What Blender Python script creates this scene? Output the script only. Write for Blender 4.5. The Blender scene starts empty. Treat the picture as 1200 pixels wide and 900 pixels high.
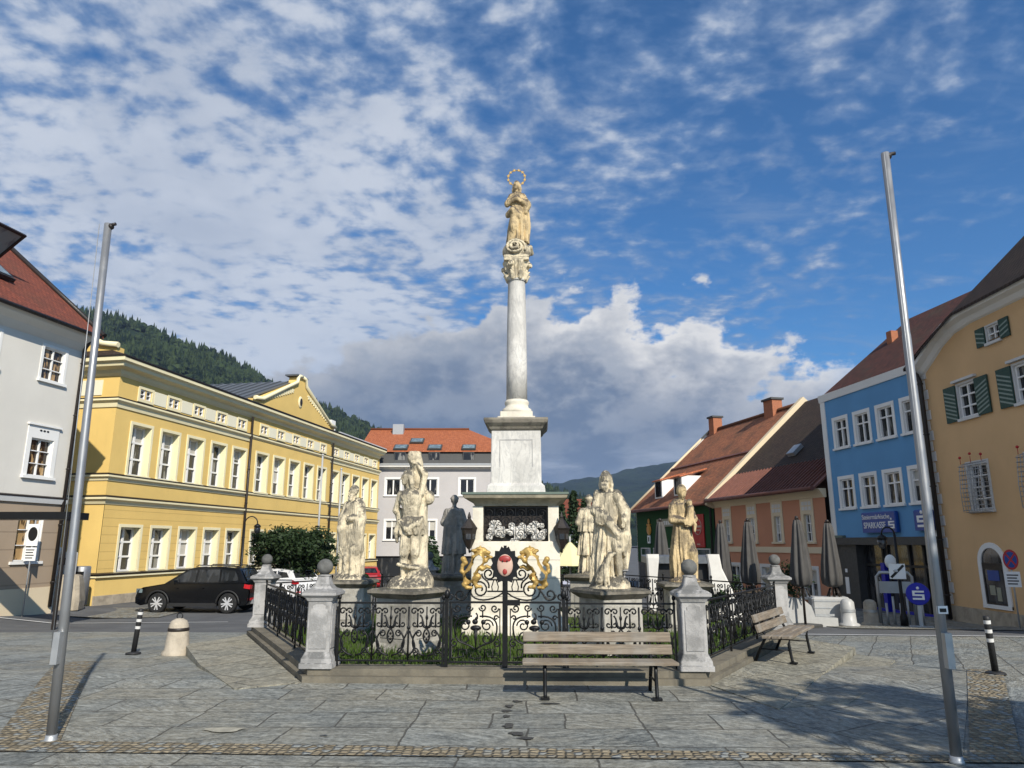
import bpy, math, random
import numpy as np
from mathutils import Vector, Matrix, Euler
random.seed(7); np.random.seed(7)
R = math.radians; PI = math.pi
sc = bpy.context.scene
COL = sc.collection

# ------------------------------------------------------------------ camera, sky, sun, exposure
cam = bpy.data.cameras.new('camera'); cam.sensor_width = 36; cam.lens = 832/1200*36
cam.clip_start = .05; cam.clip_end = 20000
co = bpy.data.objects.new('camera', cam); COL.objects.link(co)
co.location = (0, 0, 1.75); co.rotation_euler = (R(90+12.7), 0, 0); sc.camera = co

SUN_EL, SUN_AZ = R(36), R(155)          # azimuth clockwise from +Y (the view direction)
SKY_STRENGTH = .07
sun = bpy.data.lights.new('sun', 'SUN'); sun.energy = 5.0; sun.angle = R(.5); sun.color = (1, .93, .82)
so = bpy.data.objects.new('sun', sun); COL.objects.link(so)
sd = Vector((math.sin(SUN_AZ)*math.cos(SUN_EL), math.cos(SUN_AZ)*math.cos(SUN_EL), math.sin(SUN_EL)))
so.rotation_euler = sd.to_track_quat('Z', 'Y').to_euler()
sc.view_settings.view_transform = 'Standard'; sc.view_settings.look = 'None'
sc.view_settings.gamma = 1; sc.view_settings.exposure = .27
sc.render.engine = 'CYCLES'; sc.cycles.use_denoising = True
sc.cycles.max_bounces = 6; sc.cycles.diffuse_bounces = 3; sc.cycles.transparent_max_bounces = 6

class NT:
    """small node-tree writer"""
    def __init__(s, tree): s.t = tree; s.n = tree.nodes; s.n.clear()
    def add(s, typ, ins=None, **kw):
        n = s.n.new('ShaderNode'+typ)
        for k, v in kw.items(): setattr(n, k, v)
        for k, v in (ins or {}).items():
            if isinstance(v, bpy.types.NodeSocket): s.t.links.new(v, n.inputs[k])
            else: n.inputs[k].default_value = v
        return n
    def math(s, op, a, b=0.0, c=0.0, clamp=False):
        return s.add('Math', {0: a, 1: b, 2: c}, operation=op, use_clamp=clamp).outputs[0]
    def vmath(s, op, a, b=(0, 0, 0)):
        return s.add('VectorMath', {0: a, 1: b}, operation=op).outputs[0]
    def mix(s, f, a, b, blend='MIX'):
        n = s.add('Mix', data_type='RGBA', blend_type=blend)
        for k, v in ((0, f), (6, a), (7, b)):
            if isinstance(v, bpy.types.NodeSocket): s.t.links.new(v, n.inputs[k])
            else: n.inputs[k].default_value = v if k == 0 else (*v[:3], 1)
        return n.outputs[2]
    def noise(s, vec, scale, detail=4, rough=.55, dist=0, out=0):
        n = s.add('TexNoise', {'Vector': vec, 'Scale': scale, 'Detail': detail, 'Roughness': rough, 'Distortion': dist})
        return n.outputs[out]
    def ramp(s, f, lo, hi, a=0, b=1, interp='SMOOTHSTEP'):
        n = s.add('MapRange', {0: f, 1: lo, 2: hi, 3: a, 4: b}, interpolation_type=interp)
        return n.outputs[0]
    def cmb(s, x, y, z): return s.add('CombineXYZ', {0: x, 1: y, 2: z}).outputs[0]
    def sep(s, v): return s.add('SeparateXYZ', {0: v}).outputs

w = bpy.data.worlds.new('World'); sc.world = w; w.use_nodes = True
def build_sky():
    N = NT(w.node_tree)
    sky = N.add('TexSky', sky_type='NISHITA'); sky.sun_disc = False
    sky.sun_elevation = SUN_EL; sky.sun_rotation = SUN_AZ; sky.air_density = 1.0; sky.dust_density = .6; sky.ozone_density = 3.0
    d = N.vmath('NORMALIZE', N.add('TexCoord').outputs['Generated'])
    dx, dy, dz = N.sep(d)
    el = N.math('ARCSINE', dz); az = N.math('ARCTAN2', dx, dy)
    # high mackerel cloud: a flat layer seen in perspective
    k = N.math('DIVIDE', 1.0, N.math('ADD', N.math('MAXIMUM', dz, 0.0), .16))
    p = N.cmb(N.math('MULTIPLY', dx, k), N.math('MULTIPLY', dy, k), 0.0)
    wv = N.vmath('SUBTRACT', N.noise(p, 1.4, 3, .5, out=1), (.5, .5, .5))
    warp = N.vmath('SCALE', wv); warp.node.inputs[3].default_value = .16
    pw = N.vmath('ADD', p, warp)
    st = N.vmath('MULTIPLY', pw, (1.0, 1.25, 1.0))
    big = N.noise(N.vmath('ADD', p, (4.6, 2.2, 0)), .9, 3, .5)
    med = N.noise(st, 3.4, 3, .5)
    puff = N.noise(N.vmath('MULTIPLY', pw, (1.0, 1.1, 1.0)), 15.0, 5, .5)
    fine = N.noise(st, 24.0, 4, .6)
    left = N.ramp(az, -.25, .45, .11, -.12)                     # thicker to the left, thinner to the right
    lo = N.ramp(el, .5, .2, 0, .08)
    dens = N.math('ADD', N.math('ADD', N.math('MULTIPLY', big, .62), N.math('MULTIPLY', med, .42)), N.math('ADD', N.math('MULTIPLY', puff, .70), N.math('MULTIPLY', fine, .14)))
    dens = N.math('ADD', N.math('ADD', dens, left), N.math('MULTIPLY', lo, N.ramp(az, .25, -.1)))
    m1 = N.math('MULTIPLY', N.ramp(dens, .78, 1.10), .9)
    thick = N.ramp(dens, .90, 1.17)
    c1 = N.mix(thick, (2.4, 3.75, 6.2), (7.6, 8.15, 9.1))
    shade = N.ramp(N.noise(N.vmath('ADD', pw, (.04, .05, 0)), 2.3, 4, .55), .40, .72)
    c1 = N.mix(N.math('MULTIPLY', shade, .5), c1, (3.7, 4.5, 6.0))
    # wind-drawn wisps on the right
    wp = N.add('Mapping', {'Vector': N.vmath('ADD', p, warp), 'Rotation': (0, 0, .6), 'Scale': (1.1, 3.4, 1)}).outputs[0]
    wis = N.math('MULTIPLY', N.ramp(N.noise(wp, 1.9, 6, .6, .4), .5, .82), .6)
    m1 = N.math('MAXIMUM', m1, wis)
    skd = N.mix(1.0, sky.outputs[0], (.50, 1.08, 1.52), 'MULTIPLY')
    base = N.mix(m1, skd, c1)
    # cumulus bank low over the hills
    def bank(azo, elo):
        a = N.math('ADD', az, azo); e = N.math('ADD', el, elo)
        q = N.cmb(N.math('MULTIPLY', a, 3.0), N.math('MULTIPLY', e, 4.6), 2.7)
        n1 = N.noise(q, 1.3, 2, .5); n2 = N.noise(q, 3.8, 9, .57, .1)
        top = N.math('ADD', N.math('MULTIPLY', N.math('SUBTRACT', n1, .5), .22), .335)     # height of the cloud top
        top = N.math('SUBTRACT', top, N.math('MULTIPLY', N.math('POWER', N.math('ABSOLUTE', N.math('SUBTRACT', a, .06)), 2.0), .7))
        return N.math('ADD', N.math('MULTIPLY', N.math('SUBTRACT', top, e), 4.6), N.math('MULTIPLY', N.math('SUBTRACT', n2, .5), 1.7)), n2
    dn, n2 = bank(0.0, 0.0)
    du, _ = bank(.018, .03)
    m2 = N.ramp(dn, -.05, .13)
    lit = N.ramp(N.math('SUBTRACT', dn, du), -.05, .38)
    edge = N.ramp(dn, .05, .62, 1, 0)
    bright = N.math('MULTIPLY', N.math('ADD', N.math('MULTIPLY', lit, .42), N.math('MULTIPLY', edge, .75)), N.math('MULTIPLY', N.ramp(el, .1, .26, .16, 1), N.ramp(az, -.12, .16, .5, 1)), clamp=True)
    c2 = N.mix(bright, (1.8, 2.5, 3.8), (10, 9.9, 9.8))
    c2 = N.mix(N.math('MULTIPLY', N.ramp(n2, .45, .72), .4), c2, (4.2, 4.9, 6.0))
    # gaps of pale light under the bank
    gap = N.math('MULTIPLY', N.ramp(el, .17, .1), N.ramp(N.noise(N.cmb(N.math('MULTIPLY', az, 2.6), N.math('MULTIPLY', el, 11.0), 0.0), 2.4, 6, .6), .45, .68))
    c2 = N.mix(N.math('MULTIPLY', gap, .75), c2, (5.4, 6.1, 7.3))
    m2 = N.math('MULTIPLY', m2, N.ramp(az, .54, .40, .0, 1))
    m2 = N.math('MULTIPLY', m2, N.ramp(az, -.5, -.2, .72, 1))
    out = N.mix(m2, base, c2)
    bg = N.add('Background', {'Color': out, 'Strength': SKY_STRENGTH})
    N.t.links.new(bg.outputs[0], N.add('OutputWorld').inputs[0])
build_sky()

# ------------------------------------------------------------------ mesh helpers
class MB:
    def __init__(s): s.v = []; s.f = []; s.uv = {}; s.smooth = set(); s.xf = None
    def pt(s, p): s.v.append(tuple(p)); return len(s.v)-1
    def face(s, ids, uv=None, smooth=False):
        s.f.append(tuple(ids)); i = len(s.f)-1
        if uv: s.uv[i] = uv
        if smooth: s.smooth.add(i)
    def poly(s, pts, uv=None): s.face([s.pt(p) for p in pts], uv); return s
    def box(s, x0, x1, y0, y1, z0, z1):
        a = [s.pt((x, y, z)) for z in (z0, z1) for y in (y0, y1) for x in (x0, x1)]
        for q in ((0, 2, 3, 1), (4, 5, 7, 6), (0, 1, 5, 4), (2, 6, 7, 3), (0, 4, 6, 2), (1, 3, 7, 5)): s.face([a[i] for i in q])
        return s
    def obox(s, c, h, rz=0, rx=0, ry=0):                      # oriented box: centre, half sizes
        m = Euler((rx, ry, rz)).to_matrix()
        n = len(s.v); s.box(-h[0], h[0], -h[1], h[1], -h[2], h[2])
        for i in range(n, len(s.v)): s.v[i] = tuple(Vector(c)+m @ Vector(s.v[i]))
        return s
    def bbox(s, x0, x1, y0, y1, z0, z1, b=.01):               # box with chamfered vertical and top edges
        return s.sqloft([(x0, x1, y0, y1, z0, b), (x0, x1, y0, y1, z1-b, b), (x0+b, x1-b, y0+b, y1-b, z1, b*.6)])
    def sqloft(s, rows):                                      # rows (x0,x1,y0,y1,z,chamfer)
        rings = []
        for x0, x1, y0, y1, z, b in rows:
            rings.append([s.pt(p) for p in ((x0+b, y0, z), (x1-b, y0, z), (x1, y0+b, z), (x1, y1-b, z), (x1-b, y1, z), (x0+b, y1, z), (x0, y1-b, z), (x0, y0+b, z))])
        for a, b in zip(rings, rings[1:]):
            for i in range(8): s.face((a[i], a[(i+1) % 8], b[(i+1) % 8], b[i]))
        s.face(rings[0][::-1]); s.face(rings[-1]); return s
    def sq(s, prof, b=.012, cx=0, cy=0):                      # square "lathe": profile (half, z)
        return s.sqloft([(cx-h, cx+h, cy-h, cy+h, z, min(b, h*.4)) for h, z in prof])
    def lathe(s, prof, n=16, cx=0, cy=0, cap=True, smooth=True, fold=None):
        rings = []
        for r, z in prof:
            ring = []
            for i in range(n):
                t = 2*PI*i/n; rr = r*(1+(fold(t, z) if fold else 0))
                ring.append(s.pt((cx+rr*math.cos(t), cy+rr*math.sin(t), z)))
            rings.append(ring)
        for a, b in zip(rings, rings[1:]):
            for i in range(n): s.face((a[i], a[(i+1) % n], b[(i+1) % n], b[i]), smooth=smooth)
        if cap: s.face(rings[0][::-1]); s.face(rings[-1])
        return s
    def tube(s, pts, r, n=6, closed=False, smooth=True):
        P = [Vector(p) for p in pts]; m = len(P)
        rs = r if isinstance(r, (list, tuple)) else [r]*m
        up = None; rings = []
        for i in range(m):
            if closed: t = P[(i+1) % m]-P[i-1]
            else: t = P[min(i+1, m-1)]-P[max(i-1, 0)]
            if t.length < 1e-9: t = Vector((0, 0, 1))
            t.normalize()
            if up is None: up = t.orthogonal().normalized()
            up = (up-t*up.dot(t))
            if up.length < 1e-6: up = t.orthogonal()
            up.normalize(); bi = t.cross(up)
            rings.append([s.pt(P[i]+(up*math.cos(2*PI*k/n)+bi*math.sin(2*PI*k/n))*rs[i]) for k in range(n)])
        pairs = list(zip(rings, rings[1:]))+([(rings[-1], rings[0])] if closed else [])
        for a, b in pairs:
            for k in range(n): s.face((a[k], a[(k+1) % n], b[(k+1) % n], b[k]), smooth=smooth)
        if not closed: s.face(rings[0][::-1]); s.face(rings[-1])
        return s
    def sphere(s, c, r, n=16, m=10, sc_=(1, 1, 1)):
        prof = []
        st = len(s.v)
        s.lathe([(max(1e-4, r*math.sin(PI*j/m)), -r*math.cos(PI*j/m)) for j in range(m+1)], n)
        for i in range(st, len(s.v)): s.v[i] = tuple(c[k]+s.v[i][k]*sc_[k] for k in range(3))
        return s
    def prism(s, pts, y0, y1):                                # polygon in (x,z), extruded in y
        a = [s.pt((x, y0, z)) for x, z in pts]; b = [s.pt((x, y1, z)) for x, z in pts]; n = len(pts)
        s.face(a); s.face(b[::-1])
        for i in range(n): s.face((a[(i+1) % n], a[i], b[i], b[(i+1) % n]))
        return s
    def slab(s, pts, z0, z1):                                 # polygon in (x,y), z0/z1 number or function
        f0 = z0 if callable(z0) else (lambda x, y: z0); f1 = z1 if callable(z1) else (lambda x, y: z1)
        a = [s.pt((x, y, f0(x, y))) for x, y in pts]; b = [s.pt((x, y, f1(x, y))) for x, y in pts]; n = len(pts)
        s.face(a[::-1]); s.face(b)
        for i in range(n): s.face((a[i], a[(i+1) % n], b[(i+1) % n], b[i]))
        return s
    def extr(s, prof, x0, x1):                                # (y,z) profile along x
        a = [s.pt((x0, y, z)) for y, z in prof]; b = [s.pt((x1, y, z)) for y, z in prof]; n = len(prof)
        s.face(a[::-1]); s.face(b)
        for i in range(n): s.face((a[i], a[(i+1) % n], b[(i+1) % n], b[i]))
        return s
    def wall(s, x0, x1, z0, z1, y, holes, depth=.25):         # front sheet with openings and their reveals (outward -y)
        hs = [h for h in holes if h[1] > x0+1e-6 and h[0] < x1-1e-6 and h[3] > z0+1e-6 and h[2] < z1-1e-6]
        hs = [(max(h[0], x0), min(h[1], x1), max(h[2], z0), min(h[3], z1)) for h in hs]
        xs = sorted({x0, x1, *[h[0] for h in hs], *[h[1] for h in hs]}); zs = sorted({z0, z1, *[h[2] for h in hs], *[h[3] for h in hs]})
        for i in range(len(xs)-1):
            for j in range(len(zs)-1):
                cx, cz = (xs[i]+xs[i+1])/2, (zs[j]+zs[j+1])/2
                if any(h[0] < cx < h[1] and h[2] < cz < h[3] for h in hs): continue
                s.poly([(xs[i], y, zs[j]), (xs[i+1], y, zs[j]), (xs[i+1], y, zs[j+1]), (xs[i], y, zs[j+1])])
        for a, b, c, d in hs:
            s.poly([(a, y, c), (a, y+depth, c), (a, y+depth, d), (a, y, d)]); s.poly([(b, y, c), (b, y, d), (b, y+depth, d), (b, y+depth, c)])
            s.poly([(a, y, d), (a, y+depth, d), (b, y+depth, d), (b, y, d)]); s.poly([(a, y, c), (b, y, c), (b, y+depth, c), (a, y+depth, c)])
        return s
    def frame(s, x0, x1, z0, z1, y0, y1, t):                  # rectangular picture frame of width t
        s.box(x0, x0+t, y0, y1, z0, z1).box(x1-t, x1, y0, y1, z0, z1)
        return s.box(x0+t, x1-t, y0, y1, z1-t, z1).box(x0+t, x1-t, y0, y1, z0, z0+t)
    def xform(s, M, start=0):
        for i in range(start, len(s.v)): s.v[i] = tuple(M @ Vector(s.v[i]))
        return s
    def mesh(s, name):
        me = bpy.data.meshes.new(name); me.from_pydata(s.v, [], s.f)
        if s.uv:
            L = me.uv_layers.new(name='UVMap')
            for i, uvs in s.uv.items():
                for li, uv in zip(me.polygons[i].loop_indices, uvs): L.data[li].uv = uv
        if s.smooth:
            fl = [i in s.smooth for i in range(len(s.f))]; me.polygons.foreach_set('use_smooth', fl)
        me.update(); return me
    def obj(s, name, m, parent=None, loc=None, rot=None):
        return link(name, s.mesh(name), m, parent, loc, rot)
def link(name, me, m, parent=None, loc=None, rot=None):
    o = bpy.data.objects.new(name, me)
    if m and not me.materials: me.materials.append(m)
    COL.objects.link(o)
    if parent: o.parent = parent
    if loc: o.location = loc
    if rot: o.rotation_euler = rot
    return o
def tag(o, label, cat, group=None):
    o['label'] = label; o['category'] = cat
    if group: o['group'] = group
    return o
def kind(o, k): o['kind'] = k; return o
def thing(name, label, cat, loc=(0, 0, 0), rz=0, group=None):
    o = bpy.data.objects.new(name, None); COL.objects.link(o); o.empty_display_size = .1
    o.location = loc; o.rotation_euler = (0, 0, rz)
    return tag(o, label, cat, group)
def dup(root, loc, rz, label=None, scale=None):
    r = root.copy(); COL.objects.link(r); r.location = loc; r.rotation_euler = (0, 0, rz)
    if label: r['label'] = label
    if scale: r.scale = scale
    for ch in root.children:
        c = ch.copy(); COL.objects.link(c); c.parent = r
        for g in ch.children:
            e = g.copy(); COL.objects.link(e); e.parent = c
    return r
def text_mesh(body, size, depth=.006):
    cu = bpy.data.curves.new('lettering', 'FONT'); cu.body = body; cu.size = size; cu.extrude = depth; cu.align_x = 'CENTER'; cu.align_y = 'CENTER'
    o = bpy.data.objects.new('lettering', cu); COL.objects.link(o)
    me = bpy.data.meshes.new_from_object(o.evaluated_get(bpy.context.evaluated_depsgraph_get()))
    bpy.data.objects.remove(o); bpy.data.curves.remove(cu); me.name = 'lettering'; return me

# ------------------------------------------------------------------ materials
def new_mat(name):
    m = bpy.data.materials.new(name); m.use_nodes = True; return m, NT(m.node_tree)
def finish(N, color, rough=.8, spec=.3, metal=0, bump=None, bstr=.3, bdist=.02, **kw):
    b = N.add('BsdfPrincipled', {'Base Color': color if isinstance(color, bpy.types.NodeSocket) else (*color, 1), 'Roughness': rough, 'Metallic': metal, 'Specular IOR Level': spec, **kw})
    if bump is not None:
        N.t.links.new(N.add('Bump', {'Height': bump, 'Strength': bstr, 'Distance': bdist}).outputs[0], b.inputs['Normal'])
    N.t.links.new(b.outputs[0], N.add('OutputMaterial').inputs[0])
def mul(c, k): return tuple(min(1, x*k) for x in c)
def plaster(name, c, var=.12, streak=.1, rough=.9, bump=.15, joints=0):
    m, N = new_mat(name); v = N.add('TexCoord').outputs['Object']
    n1 = N.noise(v, .45, 5, .6); n2 = N.noise(N.vmath('MULTIPLY', v, (2.2, 2.2, .35)), 1.6, 5, .65); n3 = N.noise(v, 38, 3, .6)
    k = N.mix(N.ramp(n1, .3, .7), mul(c, 1-var), mul(c, 1+var*.35))
    k = N.mix(N.math('MULTIPLY', N.ramp(n2, .55, .82), streak*2.2), k, mul(c, .62))
    k = N.mix(.12, k, N.mix(n3, mul(c, .75), mul(c, 1.2)))
    h = n3
    if joints:                                               # horizontal ashlar grooves
        z = N.sep(v)[2]; fr = N.math('FRACT', N.math('DIVIDE', N.math('ADD', z, .65), joints))
        g = N.math('LESS_THAN', fr, .07)
        h = N.math('SUBTRACT', N.math('MULTIPLY', n3, .1), N.math('MULTIPLY', g, 1.0)); k = N.mix(N.math('MULTIPLY', g, .45), k, mul(c, .5))
    finish(N, k, rough, .2, bump=h, bstr=.5 if joints else bump, bdist=.02)
    return m
def simple(name, c, rough=.5, metal=0, spec=.4, var=.15, scale=6, bump=0):
    m, N = new_mat(name); v = N.add('TexCoord').outputs['Object']; n = N.noise(v, scale, 4, .6)
    k = N.mix(n, mul(c, 1-var), mul(c, 1+var))
    finish(N, k, N.ramp(N.noise(v, scale*2.3, 3), .3, .7, max(.03, rough*.8), min(1, rough*1.15)), spec, metal, bump=n if bump else None, bstr=bump)
    return m
def stone(name, c, dark, amt=.45, scale=3.0, bump=.5, lichen=None, up=.35, wear=14, folds=0, veins=0):
    m, N = new_mat(name); tc = N.add('TexCoord'); v = tc.outputs['Object']
    inf = N.add('ObjectInfo').outputs['Random']; off = N.math('MULTIPLY', inf, 37.0); v2 = N.vmath('ADD', v, N.cmb(off, off, off))
    n1 = N.noise(v2, scale, 6, .65); n2 = N.noise(N.vmath('MULTIPLY', v2, (1, 1, .3)), scale*1.6, 5, .6); n3 = N.noise(v2, wear*3, 5, .7); n4 = N.noise(v2, wear, 4, .65)
    nz = N.sep(N.add('NewGeometry').outputs['Normal'])[2]
    f = N.math('ADD', N.math('MULTIPLY', N.ramp(n1, .45, .60), amt), N.math('MULTIPLY', N.math('MULTIPLY', N.ramp(nz, .0, .7), up), N.ramp(n4, .34, .54)), clamp=True)
    k = N.mix(N.ramp(n2, .3, .7), mul(c, .84), mul(c, 1.08)); k = N.mix(f, k, dark)
    if lichen: k = N.mix(N.math('MULTIPLY', N.ramp(n4, .58, .7), .5), k, lichen)
    k = N.mix(N.math('MULTIPLY', N.ramp(n3, .5, .75), .35), k, mul(c, .6))
    if veins:
        vv = N.noise(N.add('Mapping', {'Vector': v2, 'Rotation': (.5, .6, .4), 'Scale': (2.6, 2.6, .7)}).outputs[0], 2.0, 7, .6, 1.4)
        k = N.mix(N.math('MULTIPLY', N.ramp(N.math('ABSOLUTE', N.math('SUBTRACT', vv, .5)), .06, .0), veins), k, (.25, .25, .25))
    h = N.math('ADD', n3, N.math('MULTIPLY', n4, .8))
    if folds:
        fv = N.noise(N.vmath('MULTIPLY', v2, (1, 1, .16)), 11.0, 2, .45, .9)
        h = N.math('ADD', N.math('MULTIPLY', h, .35), N.math('MULTIPLY', N.math('ABSOLUTE', N.math('SUBTRACT', fv, .5)), folds))
    finish(N, k, .88, .25, bump=h, bstr=bump, bdist=.045 if folds else .015)
    return m
def roof_mat(name, c1, c2, moss=(.05, .05, .03), moss_amt=.3, tw=.18, th=.16, rough=.85):
    m, N = new_mat(name); uv = N.add('TexCoord').outputs['UV']
    br = N.add('TexBrick', {'Vector': uv, 'Color1': (*c1, 1), 'Color2': (*c2, 1), 'Mortar': (*mul(c1, .25), 1), 'Scale': 1.0, 'Mortar Size': .012, 'Mortar Smooth': .3, 'Brick Width': tw, 'Row Height': th, 'Bias': 0.0})
    n = N.noise(uv, .55, 6, .65); n2 = N.noise(uv, 2.6, 5, .6)
    k = N.mix(N.math('MULTIPLY', N.ramp(n2, .4, .7), .5), br.outputs[0], mul(c1, .6))
    k = N.mix(N.math('MULTIPLY', N.ramp(n, .45, .7), moss_amt), k, moss)
    vv = N.sep(uv)[1]; saw = N.math('FRACT', N.math('DIVIDE', vv, th))
    uu = N.sep(uv)[0]; wav = N.math('SINE', N.math('MULTIPLY', uu, 2*PI/tw))
    h = N.math('SUBTRACT', N.math('MULTIPLY', wav, .25), saw)
    finish(N, k, rough, .25, bump=h, bstr=.8, bdist=.03)
    return m
def paving(name, c1, c2, bw, bh, rot=0, mortar=.010, streak=.8, warm=.45, off=.5, diag=0):
    m, N = new_mat(name); v = N.add('TexCoord').outputs['Object']
    mp = N.add('Mapping', {'Vector': v, 'Rotation': (0, 0, rot)}).outputs[0]
    wob = N.vmath('SCALE', N.vmath('SUBTRACT', N.noise(mp, 1.1, 4, .65, out=1), (.5, .5, .5))); wob.node.inputs[3].default_value = .11
    q = N.vmath('ADD', mp, wob)
    kw = dict(offset=off, offset_frequency=2, squash=.66, squash_frequency=3)
    br = N.add('TexBrick', {'Vector': q, 'Color1': (0, 0, 0, 1), 'Color2': (1, 1, 1, 1), 'Mortar': (.5, .5, .5, 1), 'Scale': 1.0, 'Mortar Size': mortar, 'Mortar Smooth': .25, 'Brick Width': bw, 'Row Height': bh}, **kw)
    bid = N.sep(br.outputs[0])[0]; bo = N.math('MULTIPLY', bid, 23.0)
    vr0 = N.add('VectorRotate', {'Vector': N.vmath('ADD', mp, N.cmb(bo, bo, bo)), 'Angle': N.math('MULTIPLY', N.math('SUBTRACT', bid, .35), 1.3)}, rotation_type='Z_AXIS').outputs[0]
    vr = N.vmath('MULTIPLY', vr0, (1.1, 5.6, 1))
    s1 = N.noise(vr, 2.6, 9, .70, .9); s2 = N.noise(v, .45, 5, .62); s3 = N.noise(v, 17, 6, .75); s4 = N.noise(vr, 4.2, 7, .62, 1.6); s5 = N.noise(v, 3.0, 5, .65)
    k = N.mix(N.math('ADD', N.math('MULTIPLY', bid, .8), N.ramp(N.noise(v, .9, 3), .35, .65, 0, .25)), c1, c2)
    k = N.mix(N.math('MULTIPLY', N.ramp(N.math('FRACT', N.math('MULTIPLY', bid, 7.3)), .55, .9), .55), k, (.255, .225, .16))
    k = N.mix(N.math('MULTIPLY', N.ramp(s2, .44, .60), warm), k, (.30, .255, .165))
    k = N.mix(N.math('MULTIPLY', N.ramp(s1, .50, .62), .7*streak), k, mul(c2, 1.65))
    k = N.mix(N.math('MULTIPLY', N.ramp(s1, .49, .36), .8*streak), k, mul(c1, .42))
    k = N.mix(N.math('MULTIPLY', N.ramp(s4, .60, .66), .6*streak), k, (.58, .57, .50))
    k = N.mix(N.math('MULTIPLY', N.ramp(s5, .52, .64), .5), k, mul(c1, .5))
    k = N.mix(.3, k, N.mix(N.ramp(s3, .36, .64), mul(c1, .3), mul(c2, 1.6)))
    k = N.mix(N.math('MULTIPLY', N.ramp(N.noise(vr, 9.0, 5, .7, .5), .56, .68), .45*streak), k, (.44, .44, .40))
    k = N.mix(N.math('MULTIPLY', N.ramp(N.noise(vr, 5.0, 5, .7, .8), .46, .36), .5*streak), k, mul(c1, .35))
    h = N.math('SUBTRACT', N.math('ADD', N.math('MULTIPLY', s1, .8), N.math('MULTIPLY', s3, .5)), br.outputs[1])
    k = N.mix(N.math('MULTIPLY', br.outputs[1], .8), k, (.06, .055, .045))
    finish(N, k, N.ramp(s1, .4, .6, .5, .85), .3, bump=h, bstr=1.0, bdist=.03)
    return m
def cobble(name, c, scale=9):
    m, N = new_mat(name); v = N.add('TexCoord').outputs['Object']
    vo = N.add('TexVoronoi', {'Vector': v, 'Scale': scale, 'Randomness': .55}, feature='F1'); ve = N.add('TexVoronoi', {'Vector': v, 'Scale': scale, 'Randomness': .55}, feature='DISTANCE_TO_EDGE')
    rnd = N.sep(vo.outputs['Color'])[0]; n = N.noise(v, 40, 4, .7)
    k = N.mix(rnd, mul(c, .6), mul(c, 1.35)); k = N.mix(N.ramp(N.sep(vo.outputs['Color'])[1], .62, .9), k, (.27, .29, .28))
    k = N.mix(N.math('MULTIPLY', n, .4), k, mul(c, .5))
    e = N.ramp(ve.outputs[0], .02, .1); k = N.mix(N.math('ADD', N.math('MULTIPLY', e, .7), .3), (.075, .06, .04), k)
    finish(N, k, .85, .3, bump=N.math('ADD', N.math('MULTIPLY', N.ramp(ve.outputs[0], 0, .3), 1.0), N.math('MULTIPLY', n, .15)), bstr=.9, bdist=.03)
    return m
def glassy(name, c, c2=None, rough=.06, scale=1.2):
    m, N = new_mat(name); v = N.add('TexCoord').outputs['Object']
    rd = N.add('ObjectInfo').outputs['Random']; off = N.math('MULTIPLY', rd, 31.0)
    n = N.math('ADD', N.noise(N.vmath('ADD', N.vmath('MULTIPLY', v, (3, 3, .8)), N.cmb(off, off, off)), scale, 3, .5), N.math('MULTIPLY', N.math('SUBTRACT', rd, .5), .16))
    k = N.mix(N.ramp(n, .47, .56), c, c2 or mul(c, 2.2))
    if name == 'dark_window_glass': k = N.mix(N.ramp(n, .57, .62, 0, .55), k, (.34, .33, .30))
    finish(N, k, rough, .6, bump=N.noise(v, 1.1, 2), bstr=.03, bdist=.05)
    return m
def leafmat(name, c, c2, tr=.25):
    m, N = new_mat(name); v = N.add('TexCoord').outputs['Object']
    k = N.mix(N.noise(v, 2.3, 4, .7), c, c2); k = N.mix(N.math('MULTIPLY', N.noise(v, 25, 2), .5), k, mul(c2, 1.3))
    b = N.add('BsdfPrincipled', {'Base Color': k, 'Roughness': .65, 'Specular IOR Level': .25}); t = N.add('BsdfTranslucent', {'Color': k})
    mx = N.add('MixShader', {0: tr, 1: b.outputs[0], 2: t.outputs[0]}); N.t.links.new(mx.outputs[0], N.add('OutputMaterial').inputs[0])
    return m
def wood(name, c):
    m, N = new_mat(name); v = N.add('TexCoord').outputs['Object']
    g = N.noise(N.vmath('MULTIPLY', v, (1.2, 22, 22)), 2.2, 6, .65, .4); n = N.noise(v, 3, 4)
    k = N.mix(N.ramp(g, .3, .7), mul(c, .55), mul(c, 1.25)); k = N.mix(N.math('MULTIPLY', N.ramp(n, .4, .7), .4), k, (.3, .29, .26))
    finish(N, k, .8, .3, bump=g, bstr=.4, bdist=.005)
    return m

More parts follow.
